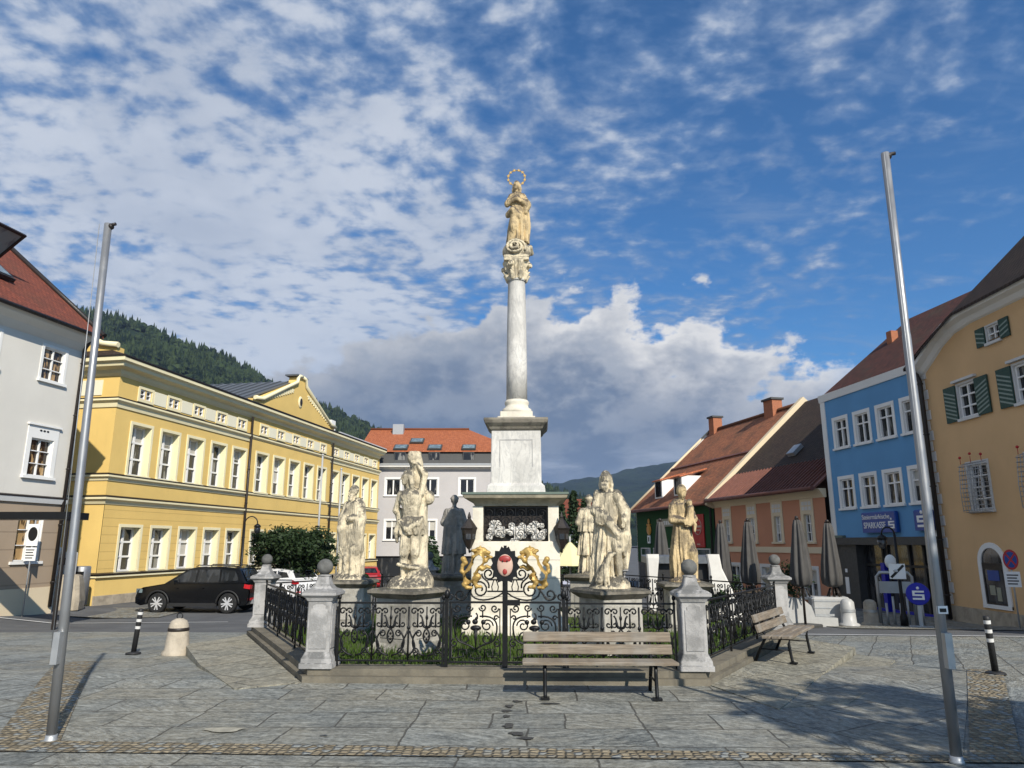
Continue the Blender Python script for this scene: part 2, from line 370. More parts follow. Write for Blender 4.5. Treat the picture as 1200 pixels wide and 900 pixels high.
M = dict(
    yellow=plaster('ochre_plaster', (.74, .52, .175), .09, .14), yellow_j=plaster('ochre_ashlar_plaster', (.74, .51, .17), .09, .14, joints=.345),
    cream=plaster('cream_trim', (.81, .73, .47), .08, .1), cream_l=plaster('pale_panel', (.78, .74, .57), .06, .1),
    greywhite=plaster('grey_white_plaster', (.68, .65, .58), .08, .12), taupe=plaster('taupe_ashlar_plaster', (.36, .28, .2), .08, .08, joints=.55), white=plaster('white_trim', (.78, .77, .73), .05, .08),
    lilac=plaster('lilac_grey_plaster', (.47, .45, .44), .07, .1), blue=plaster('blue_plaster', (.13, .31, .53), .1, .14),
    peach=plaster('terracotta_plaster', (.50, .235, .14), .1, .12), peach_t=plaster('sand_trim', (.66, .55, .38), .08, .12), green=plaster('bottle_green_plaster', (.022, .075, .026), .15, .1),
    ochre=plaster('warm_ochre_plaster', (.66, .43, .22), .1, .14), bluehouse=plaster('pale_blue_plaster', (.42, .45, .58), .05, .05), palegrey=plaster('pale_grey_trim', (.62, .61, .58), .08, .1),
    plinth=stone('rubble_plinth_stone', (.42, .36, .27), (.2, .17, .13), .5, 2.5),
    roof_red=roof_mat('red_roof_tiles', (.25, .07, .04), (.15, .048, .032), moss_amt=.25), roof_orange=roof_mat('orange_roof_tiles', (.50, .16, .065), (.36, .105, .042), moss_amt=.05, rough=.7),
    roof_brown=roof_mat('weathered_red_roof_tiles', (.37, .145, .07), (.23, .09, .05), (.07, .05, .034), .7), roof_dark=roof_mat('dark_brown_roof_tiles', (.038, .025, .018), (.058, .037, .026), moss_amt=.2),
    roof_rust=roof_mat('rusty_brown_roof_tiles', (.105, .038, .025), (.05, .022, .017), moss_amt=.5), metal_roof=simple('grey_sheet_metal', (.16, .17, .18), .45, .6, var=.2), white_roof=simple('pale_sheet_metal', (.7, .71, .7), .4, .3), rusty=simple('rust_red_sheet_metal', (.17, .07, .05), .6, .2, var=.4, scale=3),
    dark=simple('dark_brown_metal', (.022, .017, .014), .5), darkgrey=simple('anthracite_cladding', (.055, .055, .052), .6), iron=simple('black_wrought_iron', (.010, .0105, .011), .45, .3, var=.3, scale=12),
    winwhite=simple('white_window_paint', (.78, .77, .74), .45, var=.04), glass=glassy('dark_window_glass', (.010, .011, .013), (.03, .03, .03)), glass_tan=glassy('window_glass_with_tan_curtains', (.03, .02, .012), (.40, .26, .12), .1, 2.0), glass_grey=glassy('shop_glass', (.02, .022, .025), (.06, .06, .06)), glass_sky=glassy('roof_window_glass', (.12, .16, .18), (.2, .26, .27), .08),
    lime=stone('cream_limestone', (.74, .64, .45), (.12, .11, .09), .56, 3.6, .7, up=1.2, folds=2.2), lime_y=stone('honey_limestone', (.64, .49, .27), (.11, .09, .07), .58, 3.6, .7, up=1.2, folds=2.2), lime_grey=stone('grey_weathered_limestone', (.35, .325, .28), (.15, .14, .12), .6, 3.5, .55, up=.4, folds=2.2),
    marble=stone('grey_white_marble', (.62, .60, .55), (.34, .33, .31), .35, 1.2, .2, up=.2, wear=6, veins=.3), pier=stone('grey_marble_pier_stone', (.40, .39, .375), (.14, .14, .135), .55, 2.6, .5, up=.7, wear=9), pier_dark=stone('dark_pier_ball_stone', (.16, .16, .15), (.07, .07, .065), .5, 4, .4),
    ped=stone('mossy_pedestal_stone', (.42, .40, .35), (.10, .095, .08), .5, 2.4, .45, (.2, .2, .1), .4), ped_cap=stone('dark_weathered_cap_stone', (.25, .225, .18), (.07, .066, .055), .6, 3, .5, (.2, .2, .1), .7), cornice_st=stone('weathered_cornice_stone', (.50, .44, .32), (.10, .10, .085), .35, 2.4, .4, up=.9), white_st=stone('whitewashed_stone', (.74, .69, .57), (.36, .33, .27), .3, 1.3, .25, up=.3, wear=8),
    kerb=stone('plinth_kerb_stone', (.185, .165, .125), (.075, .07, .058), .45, 1.8, .4, up=.1), bollard=stone('granite_bollard_stone', (.46, .40, .31), (.25, .22, .18), .4, 4, .4, up=.2, wear=30), relief=stone('pale_carved_relief', (.74, .72, .67), (.12, .12, .11), .2, 5, .6, up=.1),
    gold=simple('gilded_bronze', (.43, .285, .09), .55, .35, var=.35, scale=14, bump=.2), red=simple('red_paint', (.30, .035, .03), .5), flesh=simple('pale_painted_metal', (.52, .36, .28), .6), steel=simple('brushed_steel', (.30, .305, .31), .45, .6, var=.12, scale=3), steel_dull=simple('dull_galvanised_steel', (.42, .43, .43), .5, .6),
    bench=wood('weathered_bench_wood', (.205, .165, .12)), bark=simple('bark', (.06, .045, .03), .9, bump=.5), fabric=simple('grey_parasol_fabric', (.07, .067, .063), .9, var=.2, scale=2), fabric_w=simple('white_cloth', (.62, .6, .55), .85), plastic_w=simple('white_plastic', (.38, .38, .365), .45), 
    carblack=simple('black_car_paint', (.003, .0033, .004), .1, 0, .5, var=.05), carwhite=simple('white_car_paint', (.72, .72, .72), .2, var=.03), carred=simple('dark_red_car_paint', (.3, .02, .025), .2), tyre=simple('tyre_rubber', (.013, .013, .013), .8), alloy=simple('alloy_wheel', (.72, .72, .72), .35, .5), carglass=glassy('car_glass', (.012, .013, .014), (.03, .032, .034), .03), tail=simple('tail_light_plastic', (.45, .015, .02), .2), trim=simple('black_plastic_trim', (.02, .02, .02), .6), grey_trim=simple('silver_bumper_trim', (.28, .28, .28), .4, .4),
    signwhite=simple('white_sign_face', (.78, .78, .76), .4, var=.03), signblue=simple('blue_sign_face', (.008, .055, .27), .35, var=.06), royal=simple('royal_blue_panel', (.006, .012, .33), .4), signred=simple('red_sign_face', (.42, .02, .02), .4), black=simple('black_print', (.01, .01, .01), .5), green_sh=simple('green_shutter_paint', (.022, .06, .045), .6), green_l=simple('light_green_shutter_stripe', (.22, .28, .24), .6), copper=simple('verdigris_copper', (.13, .17, .14), .6, .2), brick=simple('chimney_brick', (.34, .13, .065), .9, var=.3, scale=9, bump=.4), olive=simple('olive_sign_paint', (.3, .3, .22), .6), amber=simple('amber_paint', (.5, .24, .03), .5),
    leaf=leafmat('hedge_leaves', (.010, .022, .007), (.024, .043, .013), .08), leaf_d=leafmat('dark_leaves', (.012, .028, .011), (.03, .055, .018)), grass=leafmat('lawn_grass', (.035, .078, .012), (.08, .13, .02), .3), conifer=leafmat('conifer_needles', (.010, .024, .011), (.030, .052, .020), .1), soil=simple('soil', (.05, .06, .02), .95), leaf_a=leafmat('shade_caster_leaves', (.03, .07, .015), (.07, .12, .03)),
    blind=simple('pale_window_blind', (.45, .43, .38), .8), wet=simple('wet_stone', (.045, .045, .043), .5, var=.3, scale=20), patch=stone('pale_mortar_patch', (.36, .34, .27), (.2, .19, .16), .4, 8, .3, up=0),
    asphalt=stone('asphalt', (.115, .118, .12), (.075, .075, .078), .5, .6, .3, up=0, wear=40),
    pave=paving('slate_flagstones', (.105, .118, .115), (.265, .27, .243), 1.15, .62, 0.02), pave_l=paving('slate_flagstones_left', (.10, .113, .115), (.25, .26, .24), 1.25, .66, R(-62)), pave_r=paving('slate_flagstones_right', (.10, .113, .112), (.25, .255, .232), 1.3, .8, R(58)), pave_s=paving('slate_step_slabs', (.19, .185, .15), (.30, .285, .225), 1.1, .66, R(58), warm=.5), pave_sl=paving('slate_step_slabs_left', (.19, .185, .15), (.29, .275, .22), 1.1, .66, R(-60), warm=.45), cob=cobble('ochre_cobbles', (.27, .225, .15), 13), gran=cobble('granite_setts', (.26, .245, .2), 7),
)

# ------------------------------------------------------------------ ground
def cl(x): return max(0., min(1., x))
def ground(x, y):
    z = -.7*cl((y-10.3)/13.7)
    z -= .2*cl((x-8)/5)*cl((y-20)/5)
    z -= .8*cl((y-32)/30)
    if x < -14: z += .35*cl((-14-x)/3)*cl((y-18)/4)*cl((30-y)/4)
    return z
def build_ground():
    b = MB()
    xs = [-6000, -1500, -300, -80]+[-40+i*1.0 for i in range(81)]+[80, 300, 1500, 6000]
    ys = [-3000, -300, -40, -10, 0, 4, 7, 8, 9, 10]+[10.3+i*.7 for i in range(34)]+[36, 42, 50, 62, 80, 200, 600, 2000, 8000]
    idx = [[b.pt((x, y, ground(x, y))) for x in xs] for y in ys]
    for j in range(len(ys)-1):
        for i in range(len(xs)-1): b.face((idx[j][i], idx[j][i+1], idx[j+1][i+1], idx[j+1][i]))
    kind(b.obj('road', M['asphalt']), 'structure')
def sheet(name, pts, m, lift, step=.5):
    """a paved sheet that follows the ground; pts convex, in order"""
    import mathutils.geometry as mg
    b = MB(); P = [Vector((x, y)) for x, y in pts]
    # clip rows of the polygon in y so the sheet bends with the ground
    ys = sorted({p.y for p in P} | {10.3} | {10.3+13.7*i/16 for i in range(17)} | {20.0, 25.0}); ys = [y for y in ys if min(p.y for p in P) <= y <= max(p.y for p in P)]
    def span(y):
        X = []
        for i in range(len(P)):
            a, c = P[i], P[(i+1) % len(P)]
            if abs(a.y-c.y) < 1e-9:
                if abs(a.y-y) < 1e-9: X += [a.x, c.x]
            elif min(a.y, c.y)-1e-9 <= y <= max(a.y, c.y)+1e-9: X.append(a.x+(c.x-a.x)*(y-a.y)/(c.y-a.y))
        return min(X), max(X)
    for y0, y1 in zip(ys, ys[1:]):
        (a, c), (d, e) = span(y0+1e-7), span(y1-1e-7)
        b.poly([(x, y, ground(x, y)+lift) for x, y in ((a, y0), (c, y0), (e, y1), (d, y1))])
    return kind(b.obj(name, m), 'structure')
build_ground()
sheet('pavement', [(-22, -6), (22, -6), (20, 14.5), (12.5, 17.5), (-11, 19.2), (-22, 17.5)], M['pave_l'], .004)
sheet('plaza_paving', [(-4.2, 6.95), (3.75, 6.45), (6.6, 10.9), (5.1, 13.2), (-5.4, 13.8), (-7.25, 12.2)], M['pave'], .008)
sheet('side_paving', [(3.0, 6.47), (3.75, 6.45), (6.55, 10.8), (5.35, 12.2), (2.55, 8.2)], M['pave_r'], .012)
sheet('front_paving', [(-14, -6), (14, -6), (14, 5.9), (-14, 7.02)], M['pave'], .008)
sheet('cobble_strip', [(-9, 6.82), (9, 6.11), (9, 6.22), (-9, 7.25)], M['cob'], .016)
sheet('cobble_strip', [(-4.62, 6.85), (-4.02, 6.85), (-6.6, 11.95), (-7.2, 11.95)], M['cob'], .021)
sheet('cobble_strip', [(3.72, 6.3), (4.15, 6.3), (6.98, 10.75), (6.6, 10.95)], M['cob'], .021)
sheet('pavement', [(-40, 19.5), (-12, 25.3), (-12.3, 29), (-40, 29.2)], M['gran'], .02)
sheet('pavement', [(9.2, 20.5), (16.5, 18.8), (16.5, 26), (11, 34), (8.2, 33)], M['gran'], .02)
def line_paint():
    b = MB()
    for x0, y0, x1, y1 in ((-24, 21.2, -9, 23.6), (6.2, 18.2, 14, 17.0)):
        n = 12; t = Vector((x1-x0, y1-y0)).normalized(); nn = Vector((-t.y, t.x))*.06
        for i in range(n):
            q = []
            for f, sgn in ((i/n, -1), ((i+1)/n, -1), ((i+1)/n, 1), (i/n, 1)):
                x, y = x0+(x1-x0)*f+nn.x*sgn, y0+(y1-y0)*f+nn.y*sgn; q.append((x, y, ground(x, y)+.024))
            b.poly(q)
    kind(b.obj('road_marking', M['signwhite']), 'structure')
line_paint()
def stain(m, pts, lift=.019):
    b = MB(); b.poly([(x, y, ground(x, y)+lift) for x, y in pts]); kind(b.obj('pavement_stain', M[m]), 'structure')
rs = random.Random(11)
for cx, cy, rx, ry in ((.06, 8.62, .07, .05), (-.02, 8.38, .05, .09), (-.06, 8.15, .06, .08), (-.05, 7.9, .05, .06), (-.03, 7.5, .07, .1), (.05, 7.22, .1, .09), (.12, 7.05, .09, .05), (.42, 8.5, .12, .03), (-1.75, 7.15, .05, .02), (-2.2, 9.0, .0, .0)):
    if rx: stain('wet', [(cx+rx*rs.uniform(.5, 1.2)*math.cos(-i*PI/6), cy+ry*rs.uniform(.5, 1.2)*math.sin(-i*PI/6)) for i in range(12)][::-1])
stain('patch', [(-2.75+.2*rs.uniform(.6, 1.2)*math.cos(i*PI/6), 7.35+.11*rs.uniform(.6, 1.2)*math.sin(i*PI/6)) for i in range(12)])

MC = Vector((.10, 14.5)); MA = R(-2.4)                      # the monument's centre and turn
def mw(x, y):
    c, s = math.cos(MA), math.sin(MA); return (MC.x+x*c-y*s, MC.y+x*s+y*c)
HEX = [(-2.46, -4.6), (2.46, -4.6), (5.03, 0), (2.46, 4.6), (-2.46, 4.6), (-5.03, 0)]
def hexo(k): # hexagon pushed out by about k metres
    out = []
    for x, y in HEX:
        r = math.hypot(x, y); out.append((x*(1+k/r*1.08), y*(1+k/r*1.08)))
    return out
def steps():
    A = [mw(*hexo(.28)[1]), (2.9, 8.15), (5.92, 12.95), (5.55, 14.3), mw(*hexo(.3)[2])]
    b = MB(); b.slab([A[0], (2.87, 8.2), (5.9, 12.9), (5.45, 14.0), A[4]], -.6, lambda x, y: .022)
    kind(b.obj('step', M['pave_s']), 'structure')
    b = MB(); f = lambda x, y: .018-.085*cl((y-8.9)/3.6)
    b.slab([(2.95, 8.3), (3.75, 8.5), (4.2, 9.05), (6.1, 12.0), (5.85, 12.75)], -.6, f)
    kind(b.obj('step', M['pave_s']), 'structure')
    b = MB(); C = hexo(.3)
    b.slab([mw(*C[0]), mw(*C[5]), (-5.25, 14.3), (-5.78, 13.25), (-4.6, 11.1), (-3.4, 9.3)][::-1], -.6, lambda x, y: .022)
    kind(b.obj('step', M['pave_sl']), 'structure')
steps()

# ------------------------------------------------------------------ building kit (local x along the facade, y inwards, z up)
def window(par, x0, x1, z0, z1, depth=.2, cols=2, rows=(.3, .62), sw=.16, sp=.03, glass='glass', frame='winwhite', surround='cream', sill=True, fw=.06, ft=.05, head=0):
    """window = frame bars (+ pane, surround, sill)"""
    y = depth
    f = MB().frame(x0, x1, z0, z1, y-.06, y+.02, fw)
    for c in range(1, cols): cx = x0+(x1-x0)*c/cols; f.box(cx-ft*.7, cx+ft*.7, y-.045, y+.02, z0+fw, z1-fw)
    for r in rows: zz = z1-(z1-z0)*r; f.box(x0+fw, x1-fw, y-.052, y+.021, zz-ft*.5, zz+ft*.5)
    o = f.obj('window', M[frame], par)
    MB().box(x0+.01, x1-.01, y+.022, y+.03, z0+.01, z1-.01).obj('pane', M[glass], o)
    if glass == 'glass' and z1-z0 > 1 and random.random() < .35:
        MB().box(x0+.02, x1-.02, y+.012, y+.021, z1-(z1-z0)*random.choice((.25, .34, .5, .66)), z1-.02).obj('blind', M['blind'], o)
    if sw:
        s = MB()
        s.box(x0-sw, x0, -sp, .05, z0, z1+sw+head).box(x1, x1+sw, -sp, .05, z0, z1+sw+head).box(x0, x1, -sp, .05, z1, z1+sw+head)
        s.box(x0-.001, x0+.012, .0, y-.06, z0, z1).box(x1-.012, x1+.001, .0, y-.06, z0, z1).box(x0+.012, x1-.012, 0, y-.06, z1-.012, z1+.001)
        if head: s.box(x0-sw-.05, x1+sw+.05, -sp-.06, 0, z1+sw+head, z1+sw+head+.06)
        s.obj('surround', M[surround], o)
    if sill: MB().box(x0-sw-.03, x1+sw+.03, -sp-.07, depth*.9, z0-.09, z0).obj('sill', M[surround], o)
    return o
def pipe(par, x, z0, z1, y=-.1, r=.055, m='dark', top=None):
    pts = [(x, y, z0), (x, y, z1)]
    if top: pts += top
    b = MB().tube(pts, r, 8)
    z = z0+.8
    while z < z1: b.lathe([(r*1.35, z-.02), (r*1.35, z+.02)], 8, x, y); z += 1.9
    return b.obj('downpipe', M[m], par)
def roofplane(b, pts, th=.1):
    """pts a convex polygon whose first edge is the eave; uv in metres"""
    P = [Vector(p) for p in pts]; e = (P[1]-P[0]).normalized(); n = e.cross(P[-1]-P[0]).normalized(); v = n.cross(e)
    b.poly(pts, [((p-P[0]).dot(e), (p-P[0]).dot(v)) for p in P])
    b.poly([tuple(p-Vector((0, 0, th))) for p in P][::-1], [(0, 0)]*len(P))
    for i in range(len(P)):
        a, c = P[i], P[(i+1) % len(P)]; d = Vector((0, 0, th))
        b.poly([tuple(a-d), tuple(c-d), tuple(c), tuple(a)], [(0, 0), ((c-a).length, 0), ((c-a).length, .1), (0, .1)])
    return b

# ---- yellow school-like palace on the left
def yellow_palace():
    A = 10.2; L = 31.6; D = 14.0; B = -.75
    t = thing('palace', 'long yellow palace with cream window surrounds and a triangular gable', 'building', (-17, 30, 0), R(90-A))
    up = [1.72+2.02*k for k in range(5)]+[12.1+2.03*k for k in range(5)]+[22.6+1.98*k for k in range(5)]
    UH = [(c-.63, c+.63, 4.70, 6.92) for c in up]; GH = [(c-.63, c+.63, .58, 2.46) for c in up]
    at = [c for c in up]
    AH = [(c-.36+s*.4, c-.04+s*.4, 8.14, 8.56) for c in at for s in (0, 1)]
    H = UH+GH+AH
    def segs(x0, x1, y):
        MB().wall(x0, x1, 3.5, 9.0, y, H, .44).obj('upper_wall', M['yellow'], t)
        MB().wall(x0, x1, .45, 3.5, y-.02, H, .44).obj('ground_floor_wall', M['yellow_j'], t)
    segs(0, 10.75, 0); segs(10.75, 21.5, -.09); segs(21.5, L, 0)
    jb = MB()
    for x in (10.75, 21.5): jb.box(x-.001 if x < 15 else x-.1, x+.1 if x < 15 else x+.001, -.089, .1, .45, 9.0)
    jb.obj('pilaster_edge', M['yellow'], t)
    for c in up:
        y0 = -.09 if 10.75 < c < 21.5 else 0
        for (x0, x1, z0, z1), rows in (((c-.63, c+.63, 4.70, 6.92), (.33, .66)), ((c-.63, c+.63, .58, 2.46), (.33, .66))):
            o = window(t, x0, x1, z0, z1, .36, 2, rows, .13, .04, 'glass', 'winwhite', 'cream', True, .085, .08)
            o.location.y = y0
        for s in (0, 1):
            x0 = c-.36+s*.4; o = window(t, x0, x0+.32, 8.14, 8.56,   .07, 1, (.5,), 0, sill=False, fw=.035, ft=.03); o.location.y = y0
    for i, c in enumerate(at):
        y0 = -.09 if 10.75 < c < 21.5 else 0
        MB().frame(c-.52, c+.52, 8.0, 8.7, y0-.04, y0, .12).obj('attic_frame', M['cream'], t)
    for a, c in zip(at, at[1:]):
        y0 = -.09 if 10.75 < (a+c)/2 < 21.5 else 0
        if abs(a-c) < 2.2: MB().box(a+.58, c-.58, y0-.025, y0+.01, 8.05, 8.65).obj('attic_panel', M['cream_l'], t)
    # plinth, courses, main cornice; each runs round the near corner onto the gable end
    def run(name, prof, m, x1=L):
        out = max(-p[0] for p in prof)
        b = MB(); n = len(prof)
        for A0, A1 in (([(p[0], p[0], p[1]) for p in prof], [(x1, p[0], p[1]) for p in prof]), ([(p[0], D, p[1]) for p in prof], [(p[0], p[0], p[1]) for p in prof])):
            i0 = [b.pt(q) for q in A0]; i1 = [b.pt(q) for q in A1]
            for i in range(n): b.face((i0[i], i0[(i+1) % n], i1[(i+1) % n], i1[i]))
            b.face(i0[::-1]); b.face(i1)
        b.obj(name, M[m], t)
    MB().extr([(-.14, B), (.1, B), (.1, .4), (-.1, .4), (-.14, -.3)], -.14, L).obj('plinth', M['yellow'], t)
    MB().extr([(-.16, B-.2), (-.1, B-.2), (-.1, -.28), (-.16, -.33)], -.15, L).obj('plinth_base', M['plinth'], t)
    run('plinth_cap', [(-.2, .4), (.05, .4), (.05, .5), (-.03, .5), (-.2, .45)], 'cream')
    run('string_course', [(-.05, 3.38), (.05, 3.38), (.05, 3.72), (-.2, 3.66), (-.2, 3.58), (-.1, 3.5)], 'cream')
    run('sill_course', [(-.04, 4.36), (.05, 4.36), (.05, 4.64), (-.16, 4.6), (-.16, 4.52), (-.07, 4.46)], 'cream')
    run('attic_course', [(-.05, 7.5), (.05, 7.5), (.05, 7.92), (-.2, 7.86), (-.2, 7.78), (-.08, 7.68)], 'cream')
    run('main_cornice', [(0, 8.88), (.1, 8.88), (.1, 9.6), (-.62, 9.6), (-.62, 9.42), (-.5, 9.36), (-.46, 9.22), (-.14, 9.14), (-.1, 8.98)], 'cream')
    run('dark_flashing', [(-.66, 9.602), (.1, 9.602), (.1, 9.68), (-.66, 9.66)], 'dark')
    for k_, (zz, yy) in enumerate(((.5, -.21), (3.67, -.21), (4.6, -.17), (7.87, -.21))): run('lead_flashing', [(yy, zz+.002), (.02, zz+.06), (.02, zz+.1), (yy-.005, zz+.045)], 'dark')
    # gable end facing the square
    g = MB().wall(0, D, .45, 9.0, 0, [(9.6, 10.9, -.3, 2.0)], .25); g.obj('gable_end_wall', M['yellow'], t, (-.002, D, 0), (0, 0, -PI/2))
    MB().extr([(-.14, B), (.1, B), (.1, .4), (-.1, .4)], 11.2, D).obj('plinth', M['yellow'], t, (0, D, 0), (0, 0, -PI/2))
    MB().extr([(-.14, B), (.1, B), (.1, .4), (-.1, .4)], 0, 9.4).obj('plinth', M['yellow'], t, (0, D, 0), (0, 0, -PI/2))
    d = MB().frame(9.6, 10.9, B, 2.0, .0, .15, .12).box(10.22, 10.28, .05, .14, B, 1.9).obj('door', M['winwhite'], t, (0, D, 0), (0, 0, -PI/2))
    MB().box(9.65, 10.85, .14, .16, B, 1.95).obj('pane', M['glass_sky'], d)
    MB().box(9.45, 11.05, -.18, .1, 2.02, 2.12).obj('door_hood', M['cream'], t, (0, D, 0), (0, 0, -PI/2))
    MB().lathe([(.2, 0), (.2, .06), (.05, .12)], 16).obj('wall_lamp', M['signwhite'], t, (-.01, D-12.2, 1.42), (0, -PI/2, 0))
    MB().box(10.2, 13.2, -.03, .02, 8.05, 8.72).obj('attic_panel', M['cream_l'], t, (0, D, 0), (0, 0, -PI/2))
    # small gable over the end wall, with a scrolled shoulder
    mid = D/2
    MB().prism([(.6, 9.6), (D-.3, 9.6), (D-.3, 10.2), (D-.9, 10.3), (mid+.6, 12.9), (mid, 13.1), (mid-.6, 12.9), (.9, 10.3), (.6, 10.2)], -.05, .4).obj('end_gable', M['yellow'], t, (0, D, 0), (0, 0, -PI/2))
    b = MB()
    for sgn in (-1, 1): b.tube([(mid+sgn*(mid-.2), -.12, 10.25), (mid+sgn*(mid-1.0), -.12, 10.35), (mid+sgn*.6, -.12, 12.95), (mid, -.12, 13.15)], .13, 6)
    b.obj('gable_coping', M['cream'], t, (0, D, 0), (0, 0, -PI/2))
    # central pediment
    gx0, gx1, gm = 10.7, 21.6, 16.15
    MB().prism([(gx0, 9.66), (gx1, 9.66), (gx1, 10.05), (gx1-.5, 10.1), (gm+.55, 12.0), (gm+.45, 12.45), (gm-.45, 12.45), (gm-.55, 12.0), (gx0+.5, 10.1), (gx0, 10.05)], -.2, .45).obj('pediment', M['yellow'], t)
    b = MB()
    for sg in (-1, 1):
        w_ = (gx1-gx0)/2
        b.tube([(gm+sg*(w_+.15), -.24, 10.06), (gm+sg*(w_-.7), -.24, 10.12), (gm+sg*.62, -.24, 12.05), (gm+sg*.5, -.24, 12.5), (gm, -.24, 12.56)], .13, 6)
    b.obj('pediment_coping', M['cream'], t)
    b = MB()
    for sg in (-1, 1):
        for k in range(14):
            f = (k+.5)/14; x = gm+sg*(1.0+f*3.9); z = 11.42-f*1.36; b.box(x-.07, x+.07, -.25, -.19, z-.12, z+.12); b.box(x-.16, x+.16, -.235, -.19, z+.02, z+.14)
    b.obj('stepped_frieze', M['cream'], t)
    MB().sphere((gm, -.22, 10.85), .28, 16, 8, (1, .25, 1.4)).obj('oval_medallion', M['cream'], t)
    MB().sphere((gm, -.28, 10.85), .17, 14, 8, (1, .25, 1.5)).obj('oval_opening', M['dark'], t)
    b = MB(); ap = 12.3
    for sg in (-1, 1):
        pts = [(gm+sg*6.0, .3, 9.9), (gm+sg*6.0, 9, 9.9), (gm, 9, ap), (gm, .3, ap)]
        roofplane(b, pts if sg > 0 else [pts[1], pts[0], pts[3], pts[2]])
        for k in range(1, 9):
            f = k/9; x = gm+sg*6*(1-f); z = 9.9+(ap-9.9)*f
        for k in range(12): b.obox((gm+sg*3.0, .6+k*.7, 11.13), (3.2, .02, .04), ry=sg*math.atan2(2.4, 6.0))
    b.obj('standing_seam_roof', M['metal_roof'], t)
    MB().box(gm-.75, gm+.75, -.3, .6, 12.5, 12.6).obj('pediment_cap', M['metal_roof'], t)
    # low main roof
    b = MB(); rz = 12.2
    roofplane(b, [(-.6, -.64, 9.66), (L, -.64, 9.66), (L, 7, rz), (3, 7, rz)])
    roofplane(b, [(L, D+.6, 9.66), (-.6, D+.6, 9.66), (3, 7, rz), (L, 7, rz)])
    roofplane(b, [(-.6, D+.6, 9.66), (-.6, -.64, 9.66), (3, 7, rz)])
    b.obj('roof', M['roof_dark'], t)
    pipe(t, 10.6, -.6, 8.9, -.18, .07); pipe(t, 21.7, -.6, 8.9, -.18, .07)
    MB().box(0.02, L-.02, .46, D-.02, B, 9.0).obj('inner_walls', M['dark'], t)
    MB().box(22, L+.2, -.55, 3, 9.7, 9.78).obj('pale_roof_edge', M['white_roof'], t)
    MB().box(22.0, 22.7, .2, .9, 9.7, 10.7).obj('chimney', M['white'], t)
yellow_palace()

